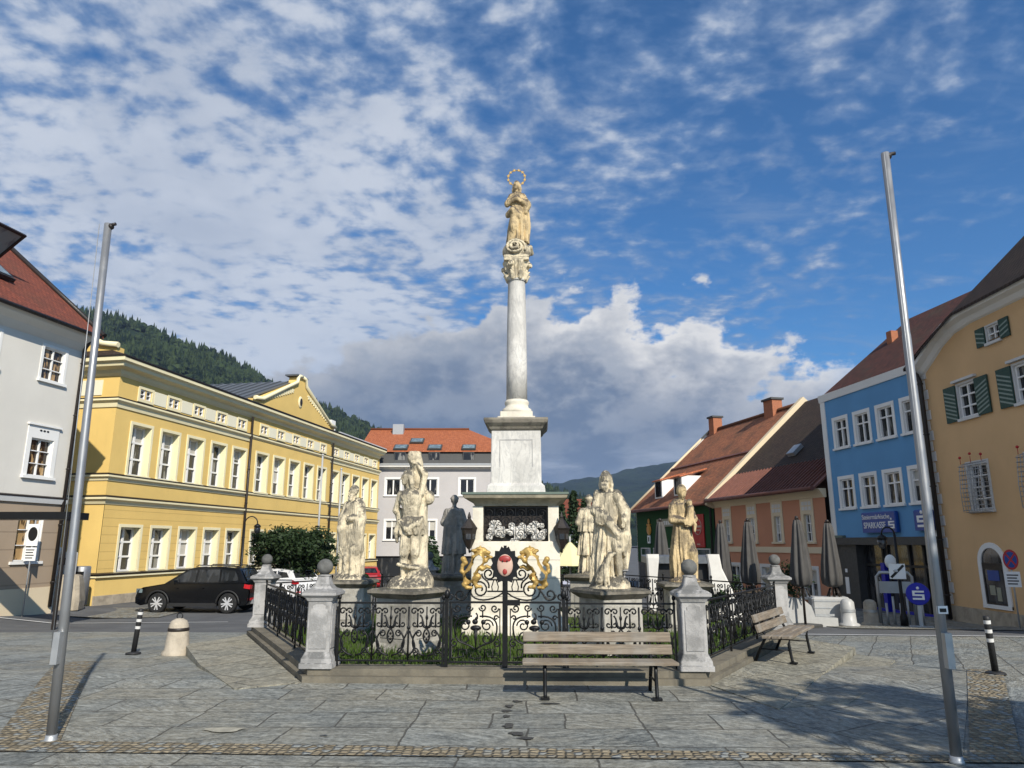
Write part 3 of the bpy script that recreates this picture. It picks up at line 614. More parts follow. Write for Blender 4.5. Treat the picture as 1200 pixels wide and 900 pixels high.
def white_house():
    t = thing('townhouse', 'grey white townhouse with red tiled roof and an open roof window', 'building', (-15.6, 25, 0), R(90-10.7))
    B = -.6; X0 = -11.5
    wx = [-1.25, -3.9, -6.5, -9.2]
    H = [(c-.46, c+.46, 7.2, 8.33) for c in wx]+[(c-.46, c+.46, 3.95, 5.2) for c in wx]+[(c-.5, c+.5, 1.2, 2.7) for c in wx]
    MB().wall(X0, 0, 3.25, 9.0, 0, H, .2).obj('upper_wall', M['greywhite'], t)
    MB().wall(X0, 0, .35, 3.1, -.03, H, .2).obj('ground_floor_wall', M['taupe'], t)
    MB().extr([(-.09, B), (.05, B), (.05, .35), (-.06, .35)], X0, 0).obj('plinth', M['peach_t'], t)
    MB().extr([(-.1, 3.08), (.05, 3.08), (.05, 3.27), (-.16, 3.24)], X0, .02).obj('string_course', M['white'], t)
    MB().extr([(-.17, 3.245), (.0, 3.285), (.0, 3.33), (-.17, 3.29)], X0, .02).obj('flashing', M['dark'], t)
    for c in wx:
        window(t, c-.46, c+.46, 7.2, 8.33, .1, 2, (.33, .66), .1, .02, 'glass_tan', 'winwhite', 'white', True, .05, .028)
        o = window(t, c-.46, c+.46, 3.95, 5.2, .12, 2, (.33, .66), .17, .03, 'glass_tan', 'winwhite', 'white', True, .05, .028, .25)
        b = MB()
        for k in (-.14, 0, .14): b.sphere((c+k, -.035, 5.47), .055, 8, 6, (1, .3, .6))
        b.obj('head_ornament', M['black'], o)
        window(t, c-.5, c+.5, 1.2, 2.7, .1, 2, (.33, .66), .1, .02, 'glass_tan', 'winwhite', 'white', True, .05, .028)
    # cove cornice, gutter, roof with a black verge
    MB().extr([(0, 8.55), (.1, 8.55), (.1, 9.12), (-.5, 9.12), (-.42, 8.98), (-.2, 8.8), (-.06, 8.62)], X0, .0).obj('cove_cornice', M['greywhite'], t)
    MB().tube([(X0, -.56, 9.12), (.05, -.56, 9.12)], .075, 8).obj('gutter', M['dark'], t)
    b = MB(); roofplane(b, [(X0, -.6, 9.16), (.15, -.6, 9.16), (.15, 5, 13.7), (X0, 5, 13.7)]); roofplane(b, [(.15, 10.6, 9.16), (X0, 10.6, 9.16), (X0, 5, 13.7), (.15, 5, 13.7)])
    b.obj('roof', M['roof_red'], t)
    MB().tube([(.16, -.62, 9.2), (.16, 5, 13.78)], .1, 6).obj('verge', M['dark'], t)
    MB().prism([(0, B), (10, B), (10, 9.0), (5, 13.2), (0, 9.0)], -.12, 0).obj('party_wall', M['greywhite'], t, (0, 0, 0), (0, 0, PI/2))
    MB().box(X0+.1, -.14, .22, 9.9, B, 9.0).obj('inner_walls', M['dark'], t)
    pipe(t, -.12, B+.3, 8.6, -.12, .06, 'dark', [(-.12, -.3, 8.95), (-.12, -.55, 9.1)])
    # roof window: dark frame in the slope, sash swung up
    sl = math.atan2(4.54, 5.6)
    for c, name in ((-3.15, 1), (-5.2, 0)):
        o = MB().obox((0, 0, .06), (.62, .72, .07)).obj('roof_window', M['dark'], t, (c, 1.35, 10.82), (sl, 0, 0))
        MB().obox((0, 0, .14), (.5, .6, .015)).obj('pane', M['glass_sky'], o)
        if name or 1:
            s = MB().frame(-.62, .62, -.72, .72, -.04, .04, .1).obj('sash', M['dark'], o, (0, .35, .75), (R(-62)+PI/2-.25, 0, 0))
            MB().box(-.52, .52, -.012, .012, -.62, .62).obj('sash_pane', M['glass_sky'], o, (0, .35, .75), (R(-62)+PI/2-.25, 0, 0))
    o = MB().box(-.5, .5, -.5, .5, 0, 1.4).obj('chimney', M['dark'], t, (-4.4, 3.0, 11.6))
white_house()

def rear_house():
    t = thing('mansard_house', 'grey lilac house with orange tiled roof and dark mansard strip', 'building', (-13.2, 62, 0), 0)
    B = -1.8; L = 13.7
    wx = [3.0, 7.4, 10.6, 13.7]
    wx = [2.9, 6.1, 9.3, 12.4]
    H = [(c-.62, c+.62, 5.85, 7.25) for c in wx]+[(c-.55, c+.55, 2.1, 3.7) for c in wx]
    MB().wall(0, L, .75, 8.3, 0, H, .2).obj('wall', M['lilac'], t)
    for c in wx:
        window(t, c-.62, c+.62, 5.85, 7.25, .12, 2, (), .16, .03, 'glass', 'winwhite', 'white', True, .07, .08); window(t, c-.55, c+.55, 2.1, 3.7, .12, 2, (), .16, .03, 'glass', 'winwhite', 'white', True, .07, .08)
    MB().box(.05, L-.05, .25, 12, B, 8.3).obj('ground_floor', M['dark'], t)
    b = MB().box(0, .5, -.02, .24, B, .75).box(L-.5, L, -.02, .24, B, .75)
    for k in range(1, 4): b.box(k*4-.2, k*4+.2, -.02, .24, B, .75)
    b.obj('shopfront_pier', M['lilac'], t)
    MB().box(.5, L-.5, .14, .2, B+.3, .6).obj('shop_glass', M['glass_grey'], t)
    MB().extr([(0, 8.1), (.1, 8.1), (.1, 8.42), (-.5, 8.42), (-.5, 8.28), (-.1, 8.24)], -.1, L+.1).obj('eaves_cornice', M['white'], t)
    MB().extr([(-.56, 8.42), (.0, 8.42), (.0, 8.62), (-.56, 8.56)], -.15, L+.15).obj('gutter', M['steel_dull'], t)
    MB().extr([(-.1, 8.5), (.3, 8.5), (.5, 9.75), (.2, 9.75)], -.05, L+.05).obj('mansard', M['darkgrey'], t)
    b = MB(); zr = 12.4
    roofplane(b, [(-.3, -.05, 9.72), (L+.3, -.05, 9.72), (L-4.6, 5.2, zr), (-.3, 5.2, zr)])
    roofplane(b, [(L+.3, -.05, 9.72), (L+.3, 11, 9.72), (L-4.6, 5.2, zr)]); roofplane(b, [(L+.3, 11, 9.72), (-.3, 11, 9.72), (-.3, 5.2, zr), (L-4.6, 5.2, zr)])
    b.obj('roof', M['roof_orange'], t)
    MB().tube([(-.3, 5.2, zr+.05), (L-4.6, 5.2, zr+.05)], .12, 6).obj('ridge_tile', M['roof_orange'], t)
    sl = math.atan2(zr-9.72, 5.25)
    for c, v in ((3.4, .55), (6.4, .55), (9.4, .55), (12.4, .55), (4.6, 2.3)):
        o = MB().obox((0, 0, .05), (.62, .55, .07)).obj('roof_window', M['darkgrey'], t, (c, -.05+v*math.cos(sl), 9.8+v*math.sin(sl)), (sl, 0, 0))
        MB().obox((0, 0, .125), (.5, .43, .01)).obj('pane', M['glass_sky'], o)
    for c in (3.4, 6.4, 9.4, 12.4):
        o = MB().frame(c-.5, c+.5, 8.75, 9.6, -.02, .1, .06).obj('mansard_window', M['darkgrey'], t)
        MB().box(c-.45, c+.45, .0, .03, 8.8, 9.55).obj('pane', M['glass'], o)
    MB().box(2.0, 3.0, 4, 4.8, 11.6, 12.75).obj('chimney', M['steel_dull'], t)
    pipe(t, .25, B, 8.2, -.12, .07, 'steel_dull')
rear_house()

# ---- right row
def green_peach():
    a = R(-12.5); P = (13.2+20*math.sin(a), 32+20*math.cos(a))
    def slope(b, x0, x1, v0=-.4, v1=6.2, z0=4.0, z1=9.95):
        return roofplane(b, [(x0, v0, z0), (x1, v0, z0), (x1, v1, z1), (x0, v1, z1)])
    # green inn
    t = thing('green_inn', 'bottle green inn with weathered red roof, two small dormers and two chimneys', 'building', (P[0]*1.06, P[1]*1.06, -.105), R(90-(180-12.5))); t.scale = (1.06,)*3
    B = -1.6
    H = [(1.6, 2.6, 2.0, 3.3), (8.4, 9.4, 2.0, 3.3)]
    MB().wall(0, 11.3, .55, 4.1, 0, [], .2).obj('upper_wall', M['green'], t)
    MB().box(0, 11.3, .04, 11, B, .55).obj('ground_floor', M['darkgrey'], t)
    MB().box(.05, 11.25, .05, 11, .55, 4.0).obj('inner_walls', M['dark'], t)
    MB().prism([(0, B), (12, B), (12, 3.9), (6.2, 9.7), (0, 3.9)], 0, .1).obj('party_wall', M['greywhite'], t, (0, 12, 0), (0, 0, -PI/2))
    b = MB()
    for k in range(5): b.frame(.7+k*2.1, 2.3+k*2.1, .62, 1.5, -.04, .03, .07)
    f = b.obj('window_band', M['palegrey'], t)
    b = MB()
    for k in range(5): b.box(.76+k*2.1, 2.24+k*2.1, 0, .02, .68, 1.44)
    b.obj('pane', M['glass_sky'], f)
    b = MB(); slope(b, -.2, 11.3); roofplane(b, [(11.3, 12.8, 4.0), (-.2, 12.8, 4.0), (-.2, 6.2, 9.95), (11.3, 6.2, 9.95)]); b.obj('roof', M['roof_brown'], t)
    MB().tube([(-.2, 6.2, 10.0), (11.2, 6.2, 10.0)], .13, 6).obj('ridge_tile', M['roof_brown'], t)
    sl = math.atan2(5.95, 6.6)
    MB().obox((5.6, 2.95, 7.08), (5.7, .07, .05), rx=sl).obj('snow_guard', M['rusty'], t)
    MB().tube([(-.3, -.48, 3.98), (11.3, -.48, 3.98)], .1, 8).obj('gutter', M['rusty'], t)
    MB().tube([(-.22, -.4, 4.08), (-.22, 6.2, 10.03)], .09, 6).obj('verge', M['peach_t'], t)
    for c in (3.0, 6.0):
        y0, z0 = .45, 4.75
        d = MB().prism([(c-.6, z0), (c+.6, z0), (c+.6, z0+1.25), (c-.6, z0+1.25)], y0, y0+1.6).obj('dormer', M['white'], t)
        MB().box(c-.42, c+.42, y0-.03, y0+.02, z0+.12, z0+1.12).obj('pane', M['glass'], d)
        r = MB(); roofplane(r, [(c-.68, y0-.15, z0+1.22), (c+.68, y0-.15, z0+1.22), (c+.68, y0+1.75, z0+1.75), (c-.68, y0+1.75, z0+1.75)], .08); r.obj('dormer_roof', M['roof_orange'], d)
    for c, h, w_ in ((.9, .9, .36), (8.4, .75, .5)):
        o = MB().box(c-w_, c+w_, 5.8, 6.5, 9.2, 9.95+h).obj('chimney', M['brick'], t)
        MB().box(c-w_-.08, c+w_+.08, 5.7, 6.6, 9.95+h, 10.08+h).obj('chimney_cap', M['darkgrey'], o)
    # boards on the inn
    s = thing('inn_signboard', 'long olive signboard on the green inn', 'sign', t.matrix_world @ Vector((0, 0, 0)))
    for nm, lab, cat in (): pass
    bpy.context.view_layer.update(); mw_ = t.matrix_world
    s.location = mw_ @ Vector((5.1, -.06, 3.05)); s.rotation_euler = t.rotation_euler
    MB().box(-1.5, 1.5, -.03, .03, -.22, .3).obj('board', M['olive'], s); 
    b = MB()
    for k in range(10): b.box(-1.3+k*.27, -1.14+k*.27, -.04, -.03, -.1, .16)
    b.obj('lettering', M['signwhite'], s)
    s = thing('inn_emblem', 'amber crowned emblem above a small white notice on the green inn', 'emblem', mw_ @ Vector((2.3, -.06, 2.5)), t.rotation_euler.z)
    MB().sphere((0, 0, .2), .42, 14, 8, (1, .15, .9)).box(-.3, .3, -.05, .05, .5, .62).sphere((0, 0, .8), .2, 10, 6, (1, .2, 1)).obj('shield', M['amber'], s)
    MB().box(-.2, .22, -.06, .02, -.75, -.2).obj('notice', M['signwhite'], s); MB().box(-.06, .1, -.07, -.06, -.62, -.32).obj('notice_print', M['green'], s)
    s = thing('inn_poster', 'dark red poster with a pale ring on the green inn', 'poster', mw_ @ Vector((9.5, -.06, 2.5)), t.rotation_euler.z)
    MB().box(-.75, .75, -.03, .03, -1.0, 1.0).obj('board', M['signred'], s)
    MB().tube([(.48*math.cos(i*PI/12), -.045, .25+.48*math.sin(i*PI/12)) for i in range(24)], .03, 4, True).box(-.38, .38, -.05, -.03, .2, .32).box(-.3, .3, -.05, -.03, .0, .08).box(-.2, .2, -.05, -.03, -.85, -.77).obj('print', M['flesh'], s)
    pp = pipe(t, 11.1, -1.3, 3.7, -.1, .06, 'dark', [(11.0, -.4, 3.95)])
    # terracotta house
    t = thing('terracotta_house', 'terracotta house with sand coloured trim and a dark brown roof', 'building', (P[0]*1.06, P[1]*1.06, -.105), R(90-(180-12.5))); t.scale = (1.06,)*3
    X0, X1 = 11.45, 21.15; ws = [12.8, 15.3, 17.55, 19.9]; ws = [12.75, 15.25, 17.5, 19.85]
    H = [(c-.27, c+.27, 1.85, 3.05) for c in ws]+[(c-.55, c+.55, -.55, .65) for c in (13.2, 16.4, 19.6)]
    MB().wall(X0, X1, B, 3.75, 0, H, .2).obj('wall', M['peach'], t)
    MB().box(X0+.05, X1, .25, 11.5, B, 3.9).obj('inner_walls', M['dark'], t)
    MB().extr([(-.03, 3.72), (.1, 3.72), (.1, 4.1), (-.3, 4.1), (-.1, 3.85)], X0, X1).obj('cornice', M['peach_t'], t)
    MB().box(X0, X1, -.05, .01, 1.35, 1.62).obj('string_course', M['peach_t'], t)
    for c in ws:
        o = window(t, c-.27, c+.27, 1.85, 3.05, .14, 2, (.33, .66), .2, .03, 'glass', 'winwhite', 'peach_t', True, .05, .035, .5)
        b = MB()
        for i in range(3):
            for j in range(2): b.box(c-.33+i*.24, c-.15+i*.24, -.045, -.03, 3.22+j*.22, 3.38+j*.22)
        b.obj('head_ornament', M['palegrey'], o)
    for c in (13.2, 16.4, 19.6): window(t, c-.55, c+.55, -.55, .65, .14, 2, (), .16, .03, 'glass', 'winwhite', 'palegrey')
    b = MB(); slope(b, 11.5, 21.2, 1.35, 6.3, 5.62, 10.05); roofplane(b, [(21.2, 12.8, 4.0), (11.5, 12.8, 4.0), (11.5, 6.3, 10.05), (21.2, 6.3, 10.05)]); b.obj('roof', M['roof_dark'], t)
    b = MB(); slope(b, 11.5, 21.15, -.5, 1.35, 4.12, 5.58)
    for k in range(32): b.obox((11.7+k*.295, .42, 4.88), (.025, 1.17, .045), rx=math.atan2(1.46, 1.85))
    b.obj('eaves_sheeting', M['rusty'], t)
    MB().tube([(X0, -.55, 4.1), (X1, -.55, 4.1)], .1, 8).obj('gutter', M['rusty'], t)
    v = MB(); v.prism([(-.5, 3.9), (-.45, 4.25), (6.2, 10.35), (6.5, 10.1), (6.5, 9.6), (0, 3.7)], -.16, .16); v.obj('fire_wall_coping', M['peach_t'], t, (11.38, 0, 0), (0, 0, PI/2))
    MB().obox((16.4, 2.0, 6.4), (.3, .35, .1), rx=.73).obj('roof_window', M['steel_dull'], t)
green_peach()

def blue_bank():
    a = R(-8.3); o0 = (15.4+6.5*math.sin(a), 26.2+6.5*math.cos(a))
    t = thing('blue_bank', 'blue plastered bank building with white edge strips and a dark glazed ground floor', 'building', (*o0, 0), R(90-(180-8.3)))
    L = 6.55; B = -1.15; ws = [1.33, 2.88, 4.38, 5.9]
    ws = [6.5-5.17, 6.5-3.64, 6.5-2.12, 6.5-.62]
    H = [(c-.44, c+.44, 5.93, 7.18) for c in ws]+[(c-.44, c+.44, 3.28, 4.52) for c in ws]
    MB().wall(0, L, 2.02, 8.4, 0, H, .16).obj('wall', M['blue'], t)
    for c in ws:
        for z in (5.93, 3.28):
            window(t, c-.44, c+.44, z, z+1.25, .1, 2, (.33,), .15, .025, 'glass', 'winwhite', 'white', True, .06, .06)
    MB().box(-.04, .3, -.03, .02, 2.02, 8.42).obj('edge_strip', M['white'], t); MB().box(L-.3, L+.02, -.03, .02, 2.02, 8.42).obj('edge_strip', M['white'], t)
    MB().extr([(-.05, 8.18), (.3, 8.18), (.3, 8.5), (-.1, 8.5)], -.08, L+.05).obj('parapet_band', M['white'], t)
    MB().box(-.05, L, -.14, .3, 1.72, 2.02).obj('fascia', M['darkgrey'], t)
    MB().box(.0, .9, -.16, .2, 2.025, 2.12).obj('green_strip', M['copper'], t)
    MB().box(0, L, 1.6, 9, B, 1.7).obj('recess_wall', M['darkgrey'], t)
    MB().box(.0, 1.5, .02, 1.6, B, 1.72).obj('entrance_pier', M['darkgrey'], t)
    MB().box(L-.6, L, .0, 1.6, B, 1.72).obj('shopfront_pier', M['darkgrey'], t)
    g = MB().box(1.5, L-.6, .45, .5, B, 1.72).obj('shop_glass', M['glass_grey'], t)
    b = MB()
    for x in (1.55, 2.7, 3.0, 4.3, 5.1, L-.65): b.box(x-.05, x+.05, .38, .44, B, 1.72)
    b.box(1.5, L-.6, .385, .435, .85, .95); b.obj('mullion', M['trim'], g)
    MB().box(1.5, L-.6, .3, .42, B, B+.35).obj('blue_threshold', M['royal'], t)
    MB().box(2.75, 2.98, .2, .36, B, 1.0).box(2.7, 2.98, .3, .37, -.2, .2).obj('blue_door_panel', M['royal'], t)
    MB().tube([(2.45+.12*math.sin(i*PI/8), .3, -.3+i*.09) for i in range(9)], .025, 6).obj('door_handle', M['steel'], t)
    b = MB().box(.55, .8, .0, .018, -.35, .35).box(.6, .75, .005, .016, .55, .7); b.obj('notice', M['signwhite'], t)
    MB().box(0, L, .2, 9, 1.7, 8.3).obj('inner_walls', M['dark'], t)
    # roof: ridge parallel with the street
    b = MB(); roofplane(b, [(-.1, .1, 8.5), (L+.3, .1, 8.5), (L+.3, 5.2, 12.6), (-.1, 5.2, 12.6)]); roofplane(b, [(L+.3, 10.4, 8.5), (-.1, 10.4, 8.5), (-.1, 5.2, 12.6), (L+.3, 5.2, 12.6)]); b.obj('roof', M['roof_rust'], t)
    MB().prism([(0, 8.0), (10.3, 8.0), (5.2, 12.45)], 0, .1).obj('gable_wall', M['greywhite'], t, (.03, 10.3, 0), (0, 0, -PI/2))
    MB().box(.9, 1.25, 3.1, 3.45, 10.6, 11.5).obj('chimney', M['brick'], t)
    bpy.context.view_layer.update(); mw_ = t.matrix_world; rz = t.rotation_euler.z
    s = thing('bank_signboard', 'dark blue illuminated signboard with white lettering on the blue bank', 'sign', mw_ @ Vector((6.5-3.02, -.12, 2.62)), rz)
    MB().bbox(-1.06, 1.06, -.09, .09, -.42, .4, .03).obj('board', M['signblue'], s)
    link('lettering', text_mesh('Steiermärkische', .27), M['signwhite'], s, (-.12, -.1, .2), (PI/2, 0, 0))
    link('lettering', text_mesh('SPARKASSE', .35, .008), M['signwhite'], s, (-.22, -.1, -.14), (PI/2, 0, 0)).scale = (.8, 1, 1)
    def sglyph(par, x, z, k, y):
        b = MB().box(-.5, .5, -.01, .01, .25, .42).box(-.5, .5, -.01, .01, -.08, .09).box(-.5, .5, -.01, .01, -.42, -.25).box(-.5, -.3, -.011, .009, .0, .4).box(.3, .5, -.011, .009, -.4, .0).sphere((.0, 0, .66), .14, 10, 6, (1, .15, 1))
        o = b.obj('logo', M['signwhite'], par, (x, y, z)); o.scale = (k, 1, k); return o
    sglyph(s, .82, -.13, .34, -.1)
    s = thing('bank_logo_sign', 'square dark blue sign with a white logo on the blue bank', 'sign', mw_ @ Vector((6.5-.48, -.12, 2.62)), rz)
    MB().bbox(-.47, .47, -.09, .09, -.38, .38, .05).obj('board', M['signblue'], s); o = sglyph(s, 0, -.05, .5, -.1); pass
    return sglyph
sglyph = blue_bank()

def ochre_house():
    t = thing('ochre_house', 'ochre house with striped green shutters and a curved white eaves cornice', 'building', (15.5, 26.2, 0), R(-90))
    B = -1.1; L = 14
    wx = [2.52, 5.35, 8.2]; ax = [4.25, 7.0]
    H = [(c-.46, c+.46, 5.95, 7.12) for c in wx]+[(c-.48, c+.48, 2.85, 4.35) for c in wx]+[(c-.3, c+.3, 8.12, 8.66) for c in ax]
    AR = [(2.08, 3.12, -.15, 1.15), (6.4, 7.6, -.15, 1.15)]
    MB().wall(0, L, -.35, 8.2, 0, H+AR, .22).obj('wall', M['ochre'], t)
    top = MB()
    # upper wall follows the curved eaves
    import itertools
    cur = [(0, 8.2), (.35, 8.32), (.9, 8.6), (1.6, 9.0), (2.3, 9.25), (3.2, 9.35), (L, 9.35)]
    xs = sorted({c[0] for c in cur} | {v for h in H if h[2] > 8 for v in h[:2]} | {8.0})
    def zt(x):
        for (a, za), (c, zc) in zip(cur, cur[1:]):
            if a <= x <= c: return za+(zc-za)*(x-a)/(c-a)
        return 9.35
    for a, c in zip(xs, xs[1:]):
        m_ = (a+c)/2; hole = [h for h in H if h[2] > 8 and h[0] < m_ < h[1]]
        if hole: top.poly([(a, 0, 8.66), (c, 0, 8.66), (c, 0, zt(c)), (a, 0, zt(a))])
        else: top.poly([(a, 0, 8.2), (c, 0, 8.2), (c, 0, zt(c)), (a, 0, zt(a))])
    for h in H:
        if h[2] > 8: top.poly([(h[1], 0, 8.2), (h[1], 0, 8.66), (h[1], .2, 8.66), (h[1], .2, 8.2)]); top.poly([(h[0], 0, 8.2), (h[0], .2, 8.2), (h[0], .2, 8.66), (h[0], 0, 8.66)]); top.poly([(h[0], 0, 8.66), (h[0], .2, 8.66), (h[1], .2, 8.66), (h[1], 0, 8.66)])
    top.obj('gable_wall', M['ochre'], t)
    # curved white cornice
    b = MB(); prof = [(0, -.32), (-.08, -.28), (-.2, -.14), (-.4, -.06), (-.44, .05), (0, .05)]
    rings = []
    for i, (x, z) in enumerate(cur): rings.append([b.pt((x-(.12 if i == 0 else 0), y, z+dz)) for y, dz in prof])
    for r0, r1 in zip(rings, rings[1:]):
        for i in range(len(prof)): b.face((r0[i], r0[(i+1) % 6], r1[(i+1) % 6], r1[i]))
    b.face(rings[0][::-1]); b.face(rings[-1]); b.obj('curved_cornice', M['white'], t)
    for c in wx:
        o = window(t, c-.46, c+.46, 5.95, 7.12, .1, 2, (.33, .66), .07, .02, 'glass', 'winwhite', 'palegrey', True, .07, .05, .0)
        MB().box(c-.62, c+.62, -.12, 0, 7.22, 7.3).obj('drip_mould', M['palegrey'], o)
        for sg in (-1, 1):
            x = c+sg*.86; s = MB().box(x-.33, x+.33, -.07, -.03, 5.9, 7.15).obj('shutter', M['green_sh'], o)
            q = MB()
            for k in range(7):
                z = 5.92+k*.14; q.prism([(x-.3, z+(.0 if sg > 0 else .2)), (x-.3, z+.055+(.0 if sg > 0 else .2)), (x+.3, z+.055+(.2 if sg > 0 else 0)), (x+.3, z+(.2 if sg > 0 else 0))][::-1] if 0 else [(x-.3, z+(0 if sg > 0 else .2)), (x+.3, z+(.2 if sg > 0 else 0)), (x+.3, z+.055+(.2 if sg > 0 else 0)), (x-.3, z+.055+(0 if sg > 0 else .2))], -.078, -.07)
            q.obj('stripe', M['green_l'], s)
        # barred first-floor window
        o = window(t, c-.48, c+.48, 2.85, 4.35, .12, 2, (.25, .5, .75), .12, .02, 'glass', 'winwhite', 'palegrey', True, .06, .04)
        q = MB()
        for k in range(9): x = c-.56+k*.14; q.tube([(x, -.05, 2.75), (x, -.3, 2.8), (x, -.32, 3.5), (x, -.24, 4.35), (x, -.05, 4.42)], .013, 4)
        for k in range(11): z = 2.85+k*.145; q.tube([(c-.58, -.05, z), (c-.56, -.3, z), (c+.56, -.3, z), (c+.58, -.05, z)], .012, 4)
        q.obj('window_grille', M['steel_dull'], o)
        q = MB()
        for k in (-.55, 0, .55): q.sphere((c+k, -.2, 4.62+(.08 if k == 0 else 0)), .048, 8, 6).tube([(c+k, -.2, 4.4), (c+k, -.2, 4.62)], .01, 4)
        q.obj('iron_flower', M['signred'], o)
    for c in ax:
        o = window(t, c-.3, c+.3, 8.12, 8.66, .1, 2, (.5,), .05, .02, 'glass', 'winwhite', 'palegrey', True, .05, .04)
        for sg in (-1, 1):
            x = c+sg*.58; s = MB().box(x-.22, x+.22, -.06, -.02, 8.08, 8.7).obj('shutter', M['green_sh'], o); q = MB()
            for k in range(3):
                z = 8.13+k*.15; q.prism([(x-.2, z+(0 if sg > 0 else .12)), (x+.2, z+(.12 if sg > 0 else 0)), (x+.2, z+.05+(.12 if sg > 0 else 0)), (x-.2, z+.05+(0 if sg > 0 else .12))], -.068, -.06)
            q.obj('stripe', M['green_l'], s)
    # arched shop windows
    for a in AR:
        c = (a[0]+a[1])/2; r = (a[1]-a[0])/2; zc = 1.15
        arc = [(c+r*math.cos(i*PI/12), zc+r*.92*math.sin(i*PI/12)) for i in range(13)]
        s = MB()
        out = [(a[0]-.17, a[2]-.1)]+[(c-(r+.17)*math.cos(i*PI/12), zc+(r*.92+.17)*math.sin(i*PI/12)) for i in range(13)]+[(a[1]+.17, a[2]-.1)]
        inn = [(a[0], a[2])]+[(c-r*math.cos(i*PI/12), zc+r*.92*math.sin(i*PI/12)) for i in range(13)]+[(a[1], a[2])]
        for i in range(len(out)-1): s.prism([out[i], inn[i], inn[i+1], out[i+1]][::-1], -.05, .03)
        s.box(a[0]-.17, a[1]+.17, -.06, .04, a[2]-.12, a[2])
        o = s.obj('arched_window', M['white'], t)
        MB().prism([(a[0], a[2])]+[(a[1], a[2])]+arc, -.012, .0).obj('pane', M['glass_grey'], o)
        MB().frame(a[0], a[1], a[2], zc, -.03, -.013, .06).box(a[0]+.06, a[1]-.06, -.03, -.013, .95, 1.1).obj('shop_frame', M['dark'], o)
        MB().box(c-.3, c+.25, -.028, -.014, .6, .92).obj('poster', M['signblue'], o)
        MB().box(c-.28, c-.02, -.027, -.014, .15, .45).box(c+.05, c+.25, -.027, -.014, -.02, .4).obj('display_card', M['olive'], o)
    MB().extr([(-.06, B-.3), (.05, B-.3), (.05, -.35), (-.04, -.35)], 0, L).obj('plinth', M['plinth'], t)
    q = MB()
    for k in range(22): q.box(0, .34 if k % 2 else .22, -.035, .02, -.3+k*.385, .05+k*.385)
    q.obj('corner_quoin', M['palegrey'], t)
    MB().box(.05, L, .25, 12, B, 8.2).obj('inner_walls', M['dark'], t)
    # half-hipped roof
    b = MB()
    E0, E1, E2 = (-.25, -.5, 8.3), (3.0, -.5, 9.45), (L, -.5, 9.45); R1, R2 = (6.5, 3.4, 14.2), (6.5, 13, 14.2)
    roofplane(b, [E1, E2, (L, 3.4, 14.2), R1]); b.poly([(-.25, 13, 8.3), E0, (1.2, -.5, 8.86), E1], [(0, 0), (13, 0), (13, 1), (13, 3)])
    roofplane(b, [(-.25, 13, 8.3), E0, E1, R1, R2])
    b.obj('roof', M['roof_dark'], t)
    pipe(t, .22, B+.3, 7.7, -.2, .085, 'dark', [(.15, -.24, 7.95), (-.1, -.42, 8.3)])
ochre_house()
def blue_cottage():
    t = thing('pale_blue_house', 'small pale blue house with dull red roof far behind the column', 'building', (3.4, 60, 0), 0)
    H = [(c-.2, c+.2, z, z+.9) for c in (.8, 1.9, 3.0, 4.1) for z in (.1, 1.9)]
    MB().wall(0, 5, -2, 3.2, 0, H, .15).obj('wall', M['bluehouse'], t)
    for h in H: window(t, h[0], h[1], h[2], h[3], .1, 1, (.5,), 0, sill=False, fw=.04)
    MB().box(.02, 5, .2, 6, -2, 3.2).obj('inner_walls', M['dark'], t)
    b = MB(); roofplane(b, [(-.3, -.4, 3.15), (5.4, -.4, 3.15), (4.6, 3, 5.6), (.6, 3, 5.6)]); roofplane(b, [(-.3, 6.4, 3.15), (-.3, -.4, 3.15), (.6, 3, 5.6)]); roofplane(b, [(5.4, -.4, 3.15), (5.4, 6.4, 3.15), (4.6, 3, 5.6)]); b.obj('roof', M['roof_red'], t)
blue_cottage()

# ------------------------------------------------------------------ sculpture kit: signed distances -> one continuous surface
def surface_nets(F, org, h):
    nx, ny, nz = F.shape; S = F < 0
    cnt = np.zeros((nx-1, ny-1, nz-1)); pos = np.zeros((nx-1, ny-1, nz-1, 3))
    C = lambda A, i, j, k: A[i:nx-1+i, j:ny-1+j, k:nz-1+k]
    for ax in range(3):
        o1, o2 = [a for a in range(3) if a != ax]
        for p in (0, 1):
            for q in (0, 1):
                a = [0, 0, 0]; a[o1] = p; a[o2] = q; b = list(a); b[ax] = 1
                f0, f1 = C(F, *a), C(F, *b); mk = (f0 < 0) != (f1 < 0)
                t = np.where(mk, f0/np.where(mk, f0-f1, 1), 0)
                cnt += mk; 
                for d in range(3): pos[..., d] += np.where(mk, a[d]+(t if d == ax else 0), 0)
    act = cnt > 0; idx = -np.ones(act.shape, int); idx[act] = np.arange(act.sum())
    base = np.stack(np.nonzero(act), 1)
    V = (base+pos[act]/cnt[act][:, None])*h+np.array(org)
    faces = []
    for ax in range(3):
        o1, o2 = [(1, 2), (2, 0), (0, 1)][ax]
        sl0 = [slice(None)]*3; sl1 = [slice(None)]*3; sl0[ax] = slice(0, -1); sl1[ax] = slice(1, None)
        a, b = S[tuple(sl0)], S[tuple(sl1)]
        I = np.stack(np.nonzero(a != b), 1)
        I = I[(I[:, o1] > 0) & (I[:, o2] > 0) & (I[:, o1] < F.shape[o1]-1) & (I[:, o2] < F.shape[o2]-1)]
        ins = a[tuple(I.T)]
        def cell(d1, d2):
            J = I.copy(); J[:, o1] += d1; J[:, o2] += d2; return idx[tuple(J.T)]
        q = np.stack([cell(-1, -1), cell(0, -1), cell(0, 0), cell(-1, 0)], 1)
        q[~ins] = q[~ins][:, ::-1]; faces.append(q)
    return V, np.concatenate(faces)
